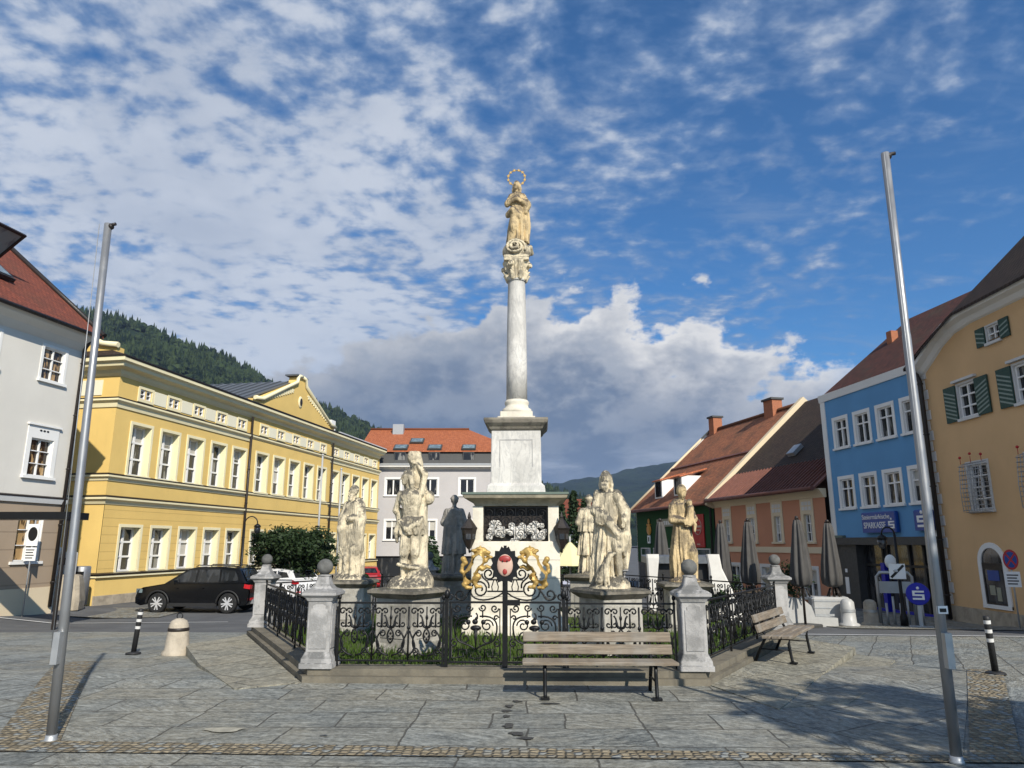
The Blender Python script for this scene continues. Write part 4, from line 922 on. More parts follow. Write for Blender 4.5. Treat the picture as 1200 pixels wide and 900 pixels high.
class Clay:
    def __init__(s, x, y, z, h=.0145):
        s.h = h; s.org = (x[0], y[0], z[0])
        g = [np.arange(a, b, h) for a, b in (x, y, z)]
        s.X, s.Y, s.Z = np.meshgrid(*g, indexing='ij'); s.d = np.full(s.X.shape, 9.0)
    def join(s, d, k=.03):
        hh = np.maximum(k-np.abs(s.d-d), 0)/k; s.d = np.minimum(s.d, d)-hh*hh*k*.25; return s
    def cut(s, d, k=.02):
        hh = np.maximum(k-np.abs(s.d+d), 0)/k; s.d = np.maximum(s.d, -d)+hh*hh*k*.25; return s
    def _ell(s, c, r):
        x, y, z = (s.X-c[0])/r[0], (s.Y-c[1])/r[1], (s.Z-c[2])/r[2]
        k0 = np.sqrt(x*x+y*y+z*z); k1 = np.sqrt((x/r[0])**2+(y/r[1])**2+(z/r[2])**2)+1e-9
        return k0*(k0-1)/k1
    def ell(s, c, r, k=.03): return s.join(s._ell(c, r), k)
    def carve(s, c, r, k=.012): return s.cut(s._ell(c, r), k)
    def _cap(s, a, b, ra, rb):
        a, b = np.array(a, float), np.array(b, float); ab = b-a; L = ab@ab+1e-9
        t = np.clip(((s.X-a[0])*ab[0]+(s.Y-a[1])*ab[1]+(s.Z-a[2])*ab[2])/L, 0, 1)
        return np.sqrt((s.X-a[0]-t*ab[0])**2+(s.Y-a[1]-t*ab[1])**2+(s.Z-a[2]-t*ab[2])**2)-(ra+(rb-ra)*t)
    def cap(s, a, b, ra, rb=None, k=.03): return s.join(s._cap(a, b, ra, ra if rb is None else rb), k)
    def chain(s, pts, rs, k=.03):
        for i in range(len(pts)-1): s.cap(pts[i], pts[i+1], rs[i], rs[i+1], k)
        return s
    def box(s, c, h, r=.02, k=.02):
        q = [np.abs(a-c[i])-h[i]+r for i, a in enumerate((s.X, s.Y, s.Z))]
        return s.join(np.sqrt(sum(np.maximum(a, 0)**2 for a in q))+np.minimum(np.maximum(np.maximum(q[0], q[1]), q[2]), 0)-r, k)
    def robe(s, zs, cx, cy, rx, ry, amp, n=9, ph=0., tw=1.2, k=.03):
        z = np.clip(s.Z, zs[0], zs[-1]); I = lambda a: np.interp(z, zs, a) if hasattr(a, '__len__') else a
        CX, CY, RX, RY, A = I(cx), I(cy), I(rx), I(ry), I(amp)
        x, y = (s.X-CX), (s.Y-CY); th = np.arctan2(y/RY, x/RX); q = np.sqrt((x/RX)**2+(y/RY)**2)
        w1 = n*th+ph+tw*z+.9*np.sin(2*th+ph*1.7+z*1.1); w2 = (2*n-1)*th+ph*2.3-tw*1.7*z
        fold = 1-2*np.abs(np.sin(w1*.5))**.8; fold = (-.75*fold+.35*np.sin(w2)+.2*np.sin(2.6*w1+1.3*tw*z))*1.9
        m = np.minimum(RX, RY)
        d = (q-1-A*fold)*m*.8
        d = np.maximum(d, np.maximum(zs[0]-s.Z, s.Z-zs[-1]))
        return s.join(d, k)
    def rough(s, a, f):
        s.d = s.d+a*(np.sin(f*s.X+1.3*np.sin(f*.7*s.Z))*np.sin(f*s.Y*1.1+.7)*np.sin(f*.9*s.Z+1.1*np.sin(f*.6*s.X))); return s
    def head(s, c, turn=0, tilt=0, r=1., hair='short', beard=False):
        """head with brow, eye hollows, nose, mouth, ears and hair; faces -y turned about z"""
        ct, st = math.cos(turn), math.sin(turn); cti, sti = math.cos(tilt), math.sin(tilt)
        def P(x, y, z):
            y, z = y*cti+z*sti, -y*sti+z*cti
            return (c[0]+r*(x*ct-y*st), c[1]+r*(x*st+y*ct), c[2]+r*z)
        s.ell(P(0, .005, .02), (.083*r, .098*r, .11*r), .03); s.cap(P(0, -.045, -.05), P(0, -.055, -.085), .048*r, .036*r, .03)
        s.cap(P(-.04, -.088, .028), P(.04, -.088, .028), .016*r, None, .015)
        for e in (-1, 1): s.carve(P(e*.034, -.098, .006), (.022*r, .02*r, .016*r)); s.ell(P(e*.033, -.084, .004), (.013*r,)*3, .005); s.ell(P(e*.085, .01, -.005), (.014*r, .024*r, .034*r), .01)
        s.cap(P(0, -.096, .02), P(0, -.116, -.03), .011*r, .017*r, .012)
        s.carve(P(0, -.106, -.056), (.026*r, .014*r, .007*r), .008); s.cap(P(-.016, -.094, -.068), P(.016, -.094, -.068), .011*r, None, .01)
        if hair in ('short', 'long', 'veil'):
            s.ell(P(0, .03, .055), (.098*r, .10*r, .09*r), .02)
            for i in range(9):
                a = -1.5+i*.375; s.ell(P(.092*math.sin(a), .045-.07*math.cos(a*1.2)*.5, .085-.03*abs(math.sin(a))), (.026*r,)*3, .015)
        if hair == 'long':
            for e in (-1, 1): s.chain([P(e*.085, .02, .03), P(e*.1, .045, -.07), P(e*.1, .06, -.16)], [.04*r, .042*r, .03*r], .02)
            s.cap(P(0, .085, .03), P(0, .1, -.14), .075*r, .06*r, .03)
        if hair == 'veil': s.chain([P(0, .05, .06), P(0, .1, -.05), P(0, .12, -.2)], [.1*r, .1*r, .1*r], .03)
        if hair == 'hood':
            s.ell(P(0, .025, .035), (.112*r, .115*r, .125*r), .02); s.carve(P(0, -.12, -.01), (.07*r, .07*r, .095*r), .02); s.ell(P(0, -.03, -.01), (.07*r, .07*r, .09*r), .01); s.cap(P(0, -.096, .02), P(0, -.112, -.03), .011*r, .016*r, .01)
        if hair == 'cap': s.box(P(0, .01, .11), (.085*r, .085*r, .045*r), .02, .02)
        if beard:
            for e in (-.045, 0, .045): s.chain([P(e, -.075, -.07), P(e*.8, -.085, -.13), P(e*.3, -.075, -.185)], [.034*r, .032*r, .012*r], .02)
        return s
    def hand(s, wr, d, nrm, r=1., curl=.5):
        """palm and five bent fingers; d the direction of the fingers, nrm the back of the hand"""
        w_, d, n = Vector(wr), Vector(d).normalized(), Vector(nrm).normalized(); sdv = d.cross(n).normalized()
        pc = w_+d*.045*r; s.cap(w_, pc+d*.01, .024*r, .03*r, .015)
        for i, ln in enumerate((.9, 1.05, 1.0, .8)):
            b = pc+d*.035*r+sdv*((i-1.5)*.02*r); m_ = b+(d*(1-curl*.3)-n*curl*.6)*.035*ln*r; e = m_+(d*(.8-curl)-n*(curl+.1))*.032*ln*r
            s.chain([tuple(b), tuple(m_), tuple(e)], [.0115*r, .0105*r, .009*r], .006)
        b = pc-d*.02*r+sdv*-.03*r; s.chain([tuple(b), tuple(b+(d*.6-sdv*.7)*.035*r), tuple(b+(d*1.2-sdv*.5-n*.3)*.05*r)], [.014*r, .012*r, .009*r], .008)
        return s
    def foot(s, an, d, r=1.):
        a = Vector(an); d = Vector((d[0], d[1], 0)).normalized(); t = a+d*.15*r; t.z = a.z-.06*r
        s.cap(tuple(a), tuple(a+d*.07*r+Vector((0, 0, -.045*r))), .042*r, .038*r, .02); s.cap((a.x-d.x*.03, a.y-d.y*.03, a.z-.06*r), tuple(t), .034*r, .026*r, .02); return s
    def arm(s, sh, el, wr, r=1., k=.03): return s.chain([sh, el, wr], [.062*r, .05*r, .033*r], k)
    def sleeve(s, sh, el, wr, r=1.): return s.chain([sh, el, wr], [.095*r, .085*r, .07*r], .04)
    def obj(s, name, m, parent=None, loc=None, rot=None):
        V, Fc = surface_nets(s.d, s.org, s.h)
        me = bpy.data.meshes.new(name); me.from_pydata(V.tolist(), [], Fc.tolist()); me.polygons.foreach_set('use_smooth', [True]*len(me.polygons)); me.update()
        return link(name, me, m, parent, loc, rot)

# ------------------------------------------------------------------ the monument
def monument():
    RZ = MA; at = lambda x, y, z: (*mw(x, y), z)
    # plinth kerb round the lawn
    o = hexo(.26); i = hexo(-.2); b = MB()
    t = thing('stone_kerb', 'low stepped stone kerb carrying the iron fence round the monument', 'kerb', at(0, 0, 0), RZ)
    for zz, (po, pi) in (((-.7, .085), (hexo(.28), hexo(-.24))), ((.087, .17), (hexo(.2), hexo(-.2)))):
        for k in range(6):
            j = (k+1) % 6; b = MB(); b.slab([po[k], po[j], pi[j], pi[k]], zz[0], zz[1]); b.obj('kerb_stone', M['kerb'], t)
    # lawn
    kind(MB().slab(hexo(-.15), -.6, .13).obj('soil', M['soil'], None, at(0, 0, 0), (0, 0, RZ)), 'structure')
    b = MB(); rnd = random.Random(3); HX = hexo(-.22)
    def inside(x, y):
        for k in range(6):
            x0, y0 = HX[k]; x1, y1 = HX[(k+1) % 6]
            if (x1-x0)*(y-y0)-(y1-y0)*(x-x0) < 0: return False
        return True
    n = 0
    while n < 15000:
        x, y = rnd.uniform(-5, 5), rnd.uniform(-4.6, 4.6)
        if rnd.random() < (y+4.6)/13 or not inside(x, y): continue
        n += 1; a = rnd.uniform(0, 2*PI); hh = rnd.uniform(.05, .12)*(1.6 if math.sin(x*2.1)*math.cos(y*1.7) > .3 else 1); w_ = rnd.uniform(.006, .014); dx, dy = math.cos(a), math.sin(a); l = rnd.uniform(-.4, .4)*hh
        b.poly([(x-dx*w_, y-dy*w_, .12), (x+dx*w_, y+dy*w_, .12), (x+l*dy+dx*w_*.6, y-l*dx+dy*w_*.6, .12+hh*.6), (x+l*1.8*dy, y-l*1.8*dx, .12+hh)])
    kind(b.obj('grass', M['grass'], None, at(0, 0, 0), (0, 0, RZ)), 'stuff')
    # corner piers with balls
    labs = ['grey stone pier with a ball at the left front corner of the fence', 'grey stone pier with a ball just right of the front bench', 'grey stone pier with a ball behind the right hand bench', 'grey stone pier with a ball at the rear right corner of the fence', 'grey stone pier with a ball at the rear left corner of the fence', 'grey stone pier with a ball beside the black car at far left of the fence']
    def pier():
        t = thing('stone_pier', labs[0], 'pier', at(*HEX[0], .17), RZ, 'ball topped piers of the fence')
        MB().sq([(.22, 0), (.22, .06), (.205, .07), (.2, .12), (.178, .16), (.16, .2)]).obj('base', M['pier'], t)
        b = MB().sq([(.157, .2), (.157, .86)]); b.obj('shaft', M['pier'], t)
        b = MB()
        for k in range(4):
            a = k*PI/2; st = len(b.v)
            b.prism([(-.115, .24), (.115, .24), (.115, .74), (.085, .74), (.085, .78), (.045, .8), (-.045, .8), (-.085, .78), (-.085, .74), (-.115, .74)], -.167, -.15)
            b.xform(Matrix.Rotation(a, 4, 'Z'), st)
        b.obj('raised_panel', M['pier'], t)
        MB().sq([(.17, .84), (.19, .88), (.232, .915), (.232, .95), (.2, .975), (.14, 1.0), (.1, 1.05), (.08, 1.12), (.076, 1.15)]).lathe([(.085, 1.15), (.095, 1.165), (.07, 1.18)], 14).obj('cap', M['pier'], t)
        s = MB(); s.sphere((0, 0, 1.275), .108, 18, 12); s.obj('ball', M['pier_dark'], t); return t
    p0 = pier()
    for k in range(1, 6): dup(p0, at(*HEX[k], .17), RZ, labs[k])
    # wrought iron
    def spiral(cx, cz, r, a0, turns, sgn=1, n=16, r1=.22):
        return [(cx+r*(1-(1-r1)*i/n)*math.cos(a0+sgn*2*PI*turns*i/n), 0, cz+r*(1-(1-r1)*i/n)*math.sin(a0+sgn*2*PI*turns*i/n)) for i in range(n+1)]
    def bez(p0, p1, p2, p3, n=8):
        return [tuple((1-t)**3*a+3*(1-t)**2*t*b_+3*(1-t)*t*t*c+t**3*d for a, b_, c, d in zip(p0, p1, p2, p3)) for t in [i/n for i in range(n+1)]]
    def motif(b, x0, w_, z0=.1, z1=.74, r=.0124):
        """one bay: a lyre of two big S-scrolls, a quatrefoil in the middle, a row of small scrolls under the rail"""
        cx = x0+w_/2; zm = z0+(z1-z0)*.58; hw = w_/2
        for s in (-1, 1):
            X = lambda v: cx+s*v
            # lower lyre
            low = bez((X(.02), 0, z0+.02), (X(hw*.9), 0, z0+.05), (X(hw*.95), 0, zm-.12), (X(hw*.45), 0, zm-.03), 9)
            b.tube(low, r, 5); sp = [(cx+s*(p[0]), 0, p[2]) for p in spiral(hw*.45, zm-.075, .045, PI/2, 1.15, 1, 13)]; b.tube(sp, r*.9, 5)
            b.tube(bez((X(hw*.98), 0, z0+.02), (X(hw*.5), 0, z0+.12), (X(hw*.55), 0, zm-.25), (X(hw*.95), 0, zm-.04), 8), r, 5)
            b.tube([(cx+s*p[0], 0, p[2]) for p in spiral(hw*.62, z0+.075, .055, -PI/2, 1.2, -1, 13)], r*.9, 5)
            # upper row
            b.tube([(X(hw*.5), 0, zm), (X(hw*.5), 0, z1-.08)], r, 5)
            b.tube([(cx+s*p[0], 0, p[2]) for p in spiral(hw*.5-.045, z1-.06, .045, 0, 1.1, 1, 12)], r*.9, 5)
            b.tube([(cx+s*p[0], 0, p[2]) for p in spiral(hw*.5+.05, z1-.06, .05, PI, 1.1, -1, 12)], r*.9, 5)
            b.tube([(cx+s*p[0], 0, p[2]) for p in spiral(hw*.5+.04, zm+.045, .04, PI, 1.0, 1, 10)], r*.9, 5)
            b.tube([(cx+s*p[0], 0, p[2]) for p in spiral(hw*.5-.04, zm+.045, .04, 0, 1.0, -1, 10)], r*.9, 5)
            b.tube(bez((cx, 0, zm-.2), (X(.055), 0, zm-.15), (X(.055), 0, zm-.06), (cx, 0, zm-.01), 6), r, 5)
            for q in ((.03, -.11), (0, -.075), (0, -.145)): b.sphere((X(q[0]), 0, zm+q[1]), .017, 7, 5, (1, .5, 1))
            b.tube(bez((cx, 0, zm), (X(.1), 0, zm+.02), (X(.02), 0, zm+.1), (X(.09), 0, zm+.16), 6), [r*1.6]*4+[r]*3, 5)
        b.tube([(cx, 0, zm), (cx, 0, z1)], r*.8, 5); b.tube([(x0, 0, z0-.05), (x0, 0, z1)], r*1.1, 5)
        b.sphere((x0, 0, zm), .024, 8, 6, (1, .8, 1.3)); b.sphere((cx, 0, zm+.13), .02, 8, 6, (1, .7, 1.8))
    def fence(name, label, L, n, loc, rz):
        t = thing(name, label, 'fence', loc, rz, 'wrought iron fence sections')
        MB().box(-L/2, L/2, -.014, .014, .775, .8).obj('top_rail', M['iron'], t)
        MB().box(-L/2, L/2, -.012, .012, .045, .065).obj('bottom_rail', M['iron'], t)
        b = MB(); w_ = L/n
        for k in range(n): motif(b, -L/2+k*w_, w_)
        b.obj('scrollwork', M['iron'], t)
        for x in [-L/2+.02, L/2-.02]+[-L/2+L*q/3 for q in ((1, 2) if L > 3 else ())]: MB().box(x-.014, x+.014, -.014, .014, -.05, .82).sphere((x, 0, .86), .026, 8, 6, (1, 1, 1.5)).obj('post', M['iron'], t)
        return t
    nm = ['left front', 'right front']
    fl = {5: 'wrought iron fence along the left front side of the monument', 1: 'wrought iron fence on the right behind the second bench', 2: 'wrought iron fence along the right rear side of the monument', 3: 'wrought iron fence across the far back of the monument', 4: 'wrought iron fence along the left rear side of the monument'}
    f0 = None
    for k in (5, 1, 2, 3, 4):
        a, c = HEX[k], HEX[(k+1) % 6]; mid = at((a[0]+c[0])/2, (a[1]+c[1])/2, .19); ang = RZ+math.atan2(c[1]-a[1], c[0]-a[0]); Ls = math.hypot(c[0]-a[0], c[1]-a[1])-.36
        if f0 is None: f0 = fence('iron_fence', fl[k], 4.9, 8, mid, ang)
        else: dup(f0, mid, ang, fl[k], (Ls/4.9, 1, 1))
    gx = .78
    fence('iron_fence', 'short wrought iron fence between the left front pier and the gate', 2.28-gx-.05, 3, at(-(2.28+gx)/2, -4.6, .19), RZ)
    fence('iron_fence', 'short wrought iron fence behind the front bench right of the gate', 2.28-gx-.05, 3, at((2.28+gx)/2, -4.6, .19), RZ)
    # gate
    t = thing('iron_gate', 'double wrought iron gate crowned by a painted crest and two gilded lions', 'gate', at(0, -4.6, .19), RZ)
    for s in (-1, 1):
        MB().box(s*gx-.022, s*gx+.022, -.022, .022, -.05, .84).sphere((s*gx, 0, .9), .04, 10, 8, (1, 1, 1.5)).box(s*gx-.006, s*gx+.006, -.006, .006, .9, 1.0).obj('gate_post', M['iron'], t)
        lf = MB().box(min(s*.035, s*(gx-.03)), max(s*.035, s*(gx-.03)), -.013, .013, .785, .812).box(min(s*.035, s*(gx-.03)), max(s*.035, s*(gx-.03)), -.013, .013, .03, .055).box(s*(gx-.05)-.012, s*(gx-.05)+.012, -.012, .012, .03, .8).obj('gate_leaf', M['iron'], t)
        b = MB(); c = s*.39; r = .011
        for q in (-1, 1):
            X = lambda v: c+q*v
            sp = lambda cx, cz, rr, a0, tn, sg=1: b.tube([(X(p[0]), 0, p[2]) for p in spiral(cx, cz, rr, a0, tn, sg, 16)], r, 5)
            b.tube(bez((X(.05), 0, .62), (X(.3), 0, .64), (X(.3), 0, .5), (X(.27), 0, .38), 9)+bez((X(.27), 0, .38), (X(.24), 0, .25), (X(.12), 0, .3), (X(.0), 0, .2), 8), r*1.1, 5)
            sp(.15, .5, .085, 0, 1.4); sp(.14, .34, .08, PI/2, 1.3, -1); sp(.28, .28, .055, PI/2, 1.2, -1); sp(.09, .73, .05, PI, 1.3, 1); sp(.25, .72, .055, 0, 1.3, -1); sp(.27, .6, .035, 0, 1, 1)
            b.tube([(X(.32), 0, .72), (X(.32), 0, .1), (X(.2), 0, .1)], r*.8, 5); b.tube([(X(.12), 0, .09), (X(.12), 0, .2), (X(.23), 0, .2), (X(.23), 0, .11), (X(.16), 0, .11), (X(.16), 0, .16)], r*.9, 5)
            b.tube([(X(.09), 0, .68), (X(.09), 0, .6)], r, 5); b.sphere((X(.1), 0, .545), .033, 9, 7, (1, .6, 1)); b.tube(bez((X(0), 0, .08), (X(.05), 0, .12), (X(.1), 0, .06), (X(.06), 0, .13), 6), r*.8, 5)
        b.tube(bez((c+.01, 0, .53), (c-.05, 0, .58), (c+.07, 0, .6), (c+.0, 0, .66), 7), [r*1.8]*5+[r]*3, 6); b.sphere((c, 0, .47), .075, 10, 6, (1, .4, .5)); b.sphere((c-.01, 0, .55), .04, 8, 6, (1, .6, .9)); b.tube([(c, 0, .46), (c, 0, .2)], [.03, .006], 6)
        b.obj('scrollwork', M['iron'], lf)
        # overthrow scrolls
        b = MB(); q = s
        for cx, cz, rr, a0, tn, sg in ((.34, .96, .12, 0, 1.6, 1), (.60, .9, .085, PI, 1.3, 1), (.22, 1.17, .095, PI/2, 1.5, 1), (.74, .875, .05, 0, 1.1, -1)): b.tube([(q*p[0], 0, p[2]) for p in spiral(cx, cz, rr, a0, tn, sg, 18)], .0125, 5)
        b.tube(bez((q*.03, 0, .92), (q*.2, 0, .78), (q*.5, 0, .8), (q*.46, 0, .97), 9), .012, 5); b.tube(bez((q*.46, 0, .98), (q*.52, 0, .83), (q*.66, 0, .78), (q*.68, 0, .9), 8), .012, 5)
        b.tube(bez((q*.315, 0, 1.17), (q*.32, 0, 1.08), (q*.2, 0, 1.1), (q*.22, 0, .98), 8), .0125, 5)
        b.box(min(q*.03, q*.24), max(q*.03, q*.24), -.01, .01, 1.08, 1.1).box(min(q*.03, q*.24), max(q*.03, q*.24), -.01, .01, .93, .95).tube([(q*.1, 0, .94), (q*.09, 0, 1.0), (q*.12, 0, 1.09)], .008, 5).tube([(q*.17, 0, .94), (q*.18, 0, 1.0), (q*.15, 0, 1.09)], .008, 5)
        b.obj('overthrow_scroll', M['iron'], t)
        # gilded lion rampant, facing the crest
        L = Clay((-.26, .30), (-.07, .07), (-.04, .56), .008)
        L.chain([(.15, 0, .14), (.09, 0, .24), (.03, 0, .34), (.0, 0, .43)], [.085, .07, .085, .06], .03)
        L.ell((-.03, 0, .465), (.06, .045, .055), .02).cap((-.06, 0, .46), (-.115, 0, .445), .034, .026, .02).cap((-.06, 0, .425), (-.11, 0, .405), .02, .014, .008)
        for e in (-.02, .02): L.ell((.0, e, .52), (.016, .012, .022), .01)
        for k_ in range(9): L.ell((.05+.035*math.sin(k_*2.1), .025*math.cos(k_*1.7), .29+.026*k_-.0), (.045, .04, .024), .01)
        L.chain([(.03, -.02, .33), (-.07, -.03, .34), (-.11, -.03, .39), (-.15, -.03, .385)], [.042, .03, .023, .02], .015); L.chain([(.05, .02, .27), (-.03, .03, .235), (-.09, .03, .265), (-.13, .03, .25)], [.042, .03, .023, .02], .015)
        L.chain([(.14, -.02, .14), (.04, -.03, .13), (.08, -.03, .06), (.05, -.03, .0), (-.01, -.03, .0)], [.07, .05, .032, .025, .02], .015); L.chain([(.16, .02, .12), (.17, .03, .08), (.21, .03, .03), (.17, .03, -.01), (.11, .03, -.01)], [.06, .05, .032, .025, .02], .015)
        L.chain([(.2, 0, .16), (.25, 0, .2), (.24, 0, .28), (.2, 0, .31), (.23, 0, .36)], [.028, .026, .024, .03, .04], .012)
        L.rough(.004, 95)
        o = L.obj('gilded_lion', M['gold'], t, (s*.335, -.03, 1.0), (0, 0, 0 if s > 0 else PI))
    MB().box(-.034, .034, -.034, .034, -.06, 1.1).box(-.02, .02, -.02, .02, 1.42, 1.54).box(-.016, .2, -.035, .035, .76, .83).obj('centre_post', M['iron'], t)
    b = MB(); st = []
    for k in range(26):
        a = 2*PI*k/26; rr = 1.02 if k % 2 else .84; st.append((.2*rr*math.sin(a), .03+.25*rr*math.cos(a)))
    b.prism(st[::-1], -.03, .03); cr = b.obj('crest', M['iron'], t, (0, -.02, 1.25))
    b = MB(); b.sphere((0, -.035, .03), .108, 18, 10, (1, .25, 1.35)); b.obj('crest_face', M['flesh'], cr)
    b = MB(); b.sphere((0, -.042, .105), .08, 14, 8, (1.05, .3, .72)).sphere((0, -.055, -.05), .032, 10, 8, (1, .35, 1.3))
    b.obj('crest_hat', M['red'], cr)
    b = MB()
    for e in (-1, 1): b.sphere((e*.03, -.066, .085), .011, 8, 6)
    b.obj('crest_eye', M['black'], cr)

    # ---- column
    t = thing('marian_column', 'tall grey white marble column on a two tiered stone pedestal in the square', 'column', at(0, 0, 0), RZ)
    MB().sq([(.98, -.1), (.98, .3), (.92, .34), (.86, .42), (.83, .48), (.83, 1.0), (.83, 1.78), (.80, 1.8)]).obj('pedestal_base', M['white_st'], t)
    q = MB()
    for k in range(3): q.box(-.835, .835, -.835, .835, .8+k*.33, .806+k*.33)
    q.obj('mortar_joint', M['ped'], t)
    # niche storey with grille and relief
    b = MB()
    for sx in (-1, 1):
        for sy in (-1, 1): b.box(sx*.72-.1, sx*.72+.1, sy*.66-.1, sy*.66+.1, 1.8, 2.46)
    b.obj('corner_pillar', M['white_st'], t)
    MB().box(-.62, .62, -.58, .58, 1.8, 2.46).obj('niche_wall', M['dark'], t)
    for k in range(4):
        g = MB(); rr = .007
        g.box(-.6, .6, -.008, .008, 0, .016).box(-.6, .6, -.008, .008, .6, .616)
        for x in (-.6, -.2, .2, .6): g.box(x-.007, x+.007, -.007, .007, 0, .62)
        for c in (-.4, 0, .4):
            g.box(c-.005, c+.005, -.005, .005, 0, .6)
            for s in (-1, 1):
                for zc, sg in ((.5, 1), (.32, -1), (.12, 1)): g.tube([(c+s*p[0], 0, p[2]) for p in spiral(.1, zc, .085, 0 if sg > 0 else PI, 1.3, sg, 14)], rr, 5)
        a = k*PI/2; off = Vector((0, -.75, 0)) if k % 2 == 0 else Vector((0, -.80, 0))
        off.rotate(Euler((0, 0, a))); g.obj('niche_grille', M['iron'], t, (off.x, off.y, 1.82), (0, 0, a))
    rl = Clay((-.62, .62), (-.80, -.5), (1.78, 2.3), .012); rr_ = random.Random(5)
    for cx, w_, h_ in ((-.4, .2, .26), (0, .21, .3), (.4, .2, .24)):
        for k in range(20):
            a = rr_.uniform(0, 2*PI); q = math.sqrt(rr_.random()); x = cx+w_*.85*q*math.cos(a); z = 1.98+h_*.62*q*math.sin(a); r_ = rr_.uniform(.045, .075)
            rl.ell((x, -.655, z), (r_, .045, r_), .008); rl.cut(np.abs(rl._ell((x, -.69, z), (r_*.6, .05, r_*.6)))-.004, .006); rl.ell((x, -.69, z), (r_*.3,)*3, .004)
    rl.obj('niche_relief', M['relief'], t)
    MB().sq([(.78, 2.46), (.80, 2.5), (.86, 2.55), (.97, 2.6), (1.0, 2.66), (.99, 2.69), (.66, 2.7), (.6, 2.7)]).obj('lower_cornice', M['cornice_st'], t)
    MB().sq([(1.012, 2.665), (1.012, 2.706), (.66, 2.728), (.6, 2.73)]).obj('copper_cover', M['copper'], t)
    MB().sq([(.58, 2.69), (.56, 2.86), (.5, 2.92), (.49, 3.96)]).obj('upper_block', M['marble'], t)
    b = MB()
    for k in range(4): st = len(b.v); b.frame(-.33, .33, 3.12, 3.78, -.497, -.488, .018); b.xform(Matrix.Rotation(k*PI/2, 4, 'Z'), st)
    b.obj('panel_frame', M['pier'], t)
    MB().sq([(.5, 3.96), (.53, 3.99), (.55, 4.03), (.62, 4.1), (.64, 4.16), (.635, 4.2)]).obj('upper_cornice', M['ped_cap'], t)
    MB().sq([(.38, 4.2), (.38, 4.27), (.33, 4.28), (.33, 4.38)]).lathe([(.3, 4.38), (.31, 4.42), (.3, 4.47), (.25, 4.5), (.235, 4.55), (.255, 4.59), (.25, 4.63), (.225, 4.66)], 28).obj('column_base', M['white_st'], t)
    MB().lathe([(.218, 4.65), (.216, 5.4), (.205, 6.3), (.186, 7.25), (.188, 7.27)], 28).lathe([(.2, 7.26), (.21, 7.28), (.2, 7.31)], 24).obj('column_shaft', M['marble'], t)
    cap = Clay((-.36, .36), (-.36, .36), (7.24, 7.84), .0125)
    cap.robe([7.28, 7.5, 7.66, 7.7], 0, 0, [.2, .22, .29, .3], [.2, .22, .29, .3], [.06, .1, .05, .02], 8, 0, 0, .01)
    for k in range(8):
        a = k*PI/4+PI/8; ca, sa = math.cos(a), math.sin(a)
        cap.chain([(ca*.2, sa*.2, 7.32), (ca*.25, sa*.25, 7.42), (ca*.3, sa*.3, 7.45)], [.05, .045, .02], .01)
        if k % 2: cap.ell((ca*.31, sa*.31, 7.6), (.06, .06, .06), .01); cap.carve((ca*.36, sa*.36, 7.6), (.025,)*3, .01)
    cap.box((0, 0, 7.72), (.27, .27, .04), .02, .01)
    cap.obj('capital', M['lime'], t)
    # wall lanterns on the pedestal corners
    def lantern(par, m='dark'):
        b = MB().lathe([(.03, -.36), (.05, -.33), (.075, -.28), (.11, -.2), (.14, -.02), (.15, .0), (.16, .02), (.13, .06), (.06, .16), (.03, .2), (.035, .23), (.008, .32)], 6, smooth=False); return b
    for s, lab in ((-1, 'dark iron lantern on the left corner of the column pedestal'), (1, 'dark iron lantern on the right corner of the column pedestal')):
        l = thing('wall_lantern', lab, 'lantern', at(s*.87, -.9, 2.02), RZ, 'lanterns on the column pedestal')
        lantern(l).obj('lantern_body', M['dark'], l); MB().tube([(0, 0, -.34), (0, .1, -.42), (-s*.08, .2, -.36)], .018, 6).obj('bracket', M['iron'], l)
        for k in range(6): a = (k+.5)*PI/3; MB().obox((.108*math.cos(a), .108*math.sin(a), -.11), (.004, .045, .075), a, 0).obj('glass', M['glass_grey'], l)

    # ---- saints on their pedestals
    def pedestal(x, y, label, m='ped', h=.86, w_=.39):
        t = thing('statue_pedestal', label, 'pedestal', at(x, y, .1), RZ+(0 if abs(x) > 3 else R(28)*(1 if x*y < 0 else -1)), 'statue pedestals')
        MB().sq([(w_+.05, -.1), (w_+.05, .08), (w_, .12), (w_-.02, .16)]).obj('base', M[m], t)
        MB().sq([(w_-.03, .16), (w_-.03, h-.1)]).obj('die', M[m], t)
        b = MB()
        for k in range(4): st = len(b.v); b.prism([(-.24, .24), (.24, .24), (.24, h-.3), (.2, h-.22), (.12, h-.2), (-.12, h-.2), (-.2, h-.22), (-.24, h-.3)], -w_+.018, -w_+.05); b.xform(Matrix.Rotation(k*PI/2, 4, 'Z'), st)
        b.obj('panel', M[m], t)
        MB().sq([(w_-.02, h-.1), (w_+.03, h-.06), (w_+.08, h-.02), (w_+.08, h+.02), (w_+.02, h+.05)]).obj('cap', M['ped_cap'], t); return t
    SP = [(-1.63, -2.78), (1.57, -2.72), (3.28, .05), (1.62, 2.7), (-1.6, 2.7), (-3.3, -.05)]
    PL = ['grey pedestal under the bound half naked saint at front left', 'grey pedestal under the cloaked saint with a dog', 'pedestal under the hooded saint holding a child, behind the right pier', 'pedestal under the pale cleric in tiered vestments', 'dark pedestal under the dark grey cleric seen from behind', 'grey pedestal under the bearded saint on the far left']
    for k, (x, y) in enumerate(SP): pedestal(x, y, PL[k], 'ped', .92 if k != 2 else .88)
    ZT = 1.05
    def put(c, k, label, m, rz=0, sc_=1.0, z=ZT):
        x, y = SP[k]; o = c.obj('stone_statue', M[m], None, at(x, y, z), (0, 0, RZ+rz)); o.scale = (sc_*{0: .9, 1: .79}.get(k, .86), sc_*.88, sc_)
        return tag(o, label, 'statue', 'stone statues of the monument')
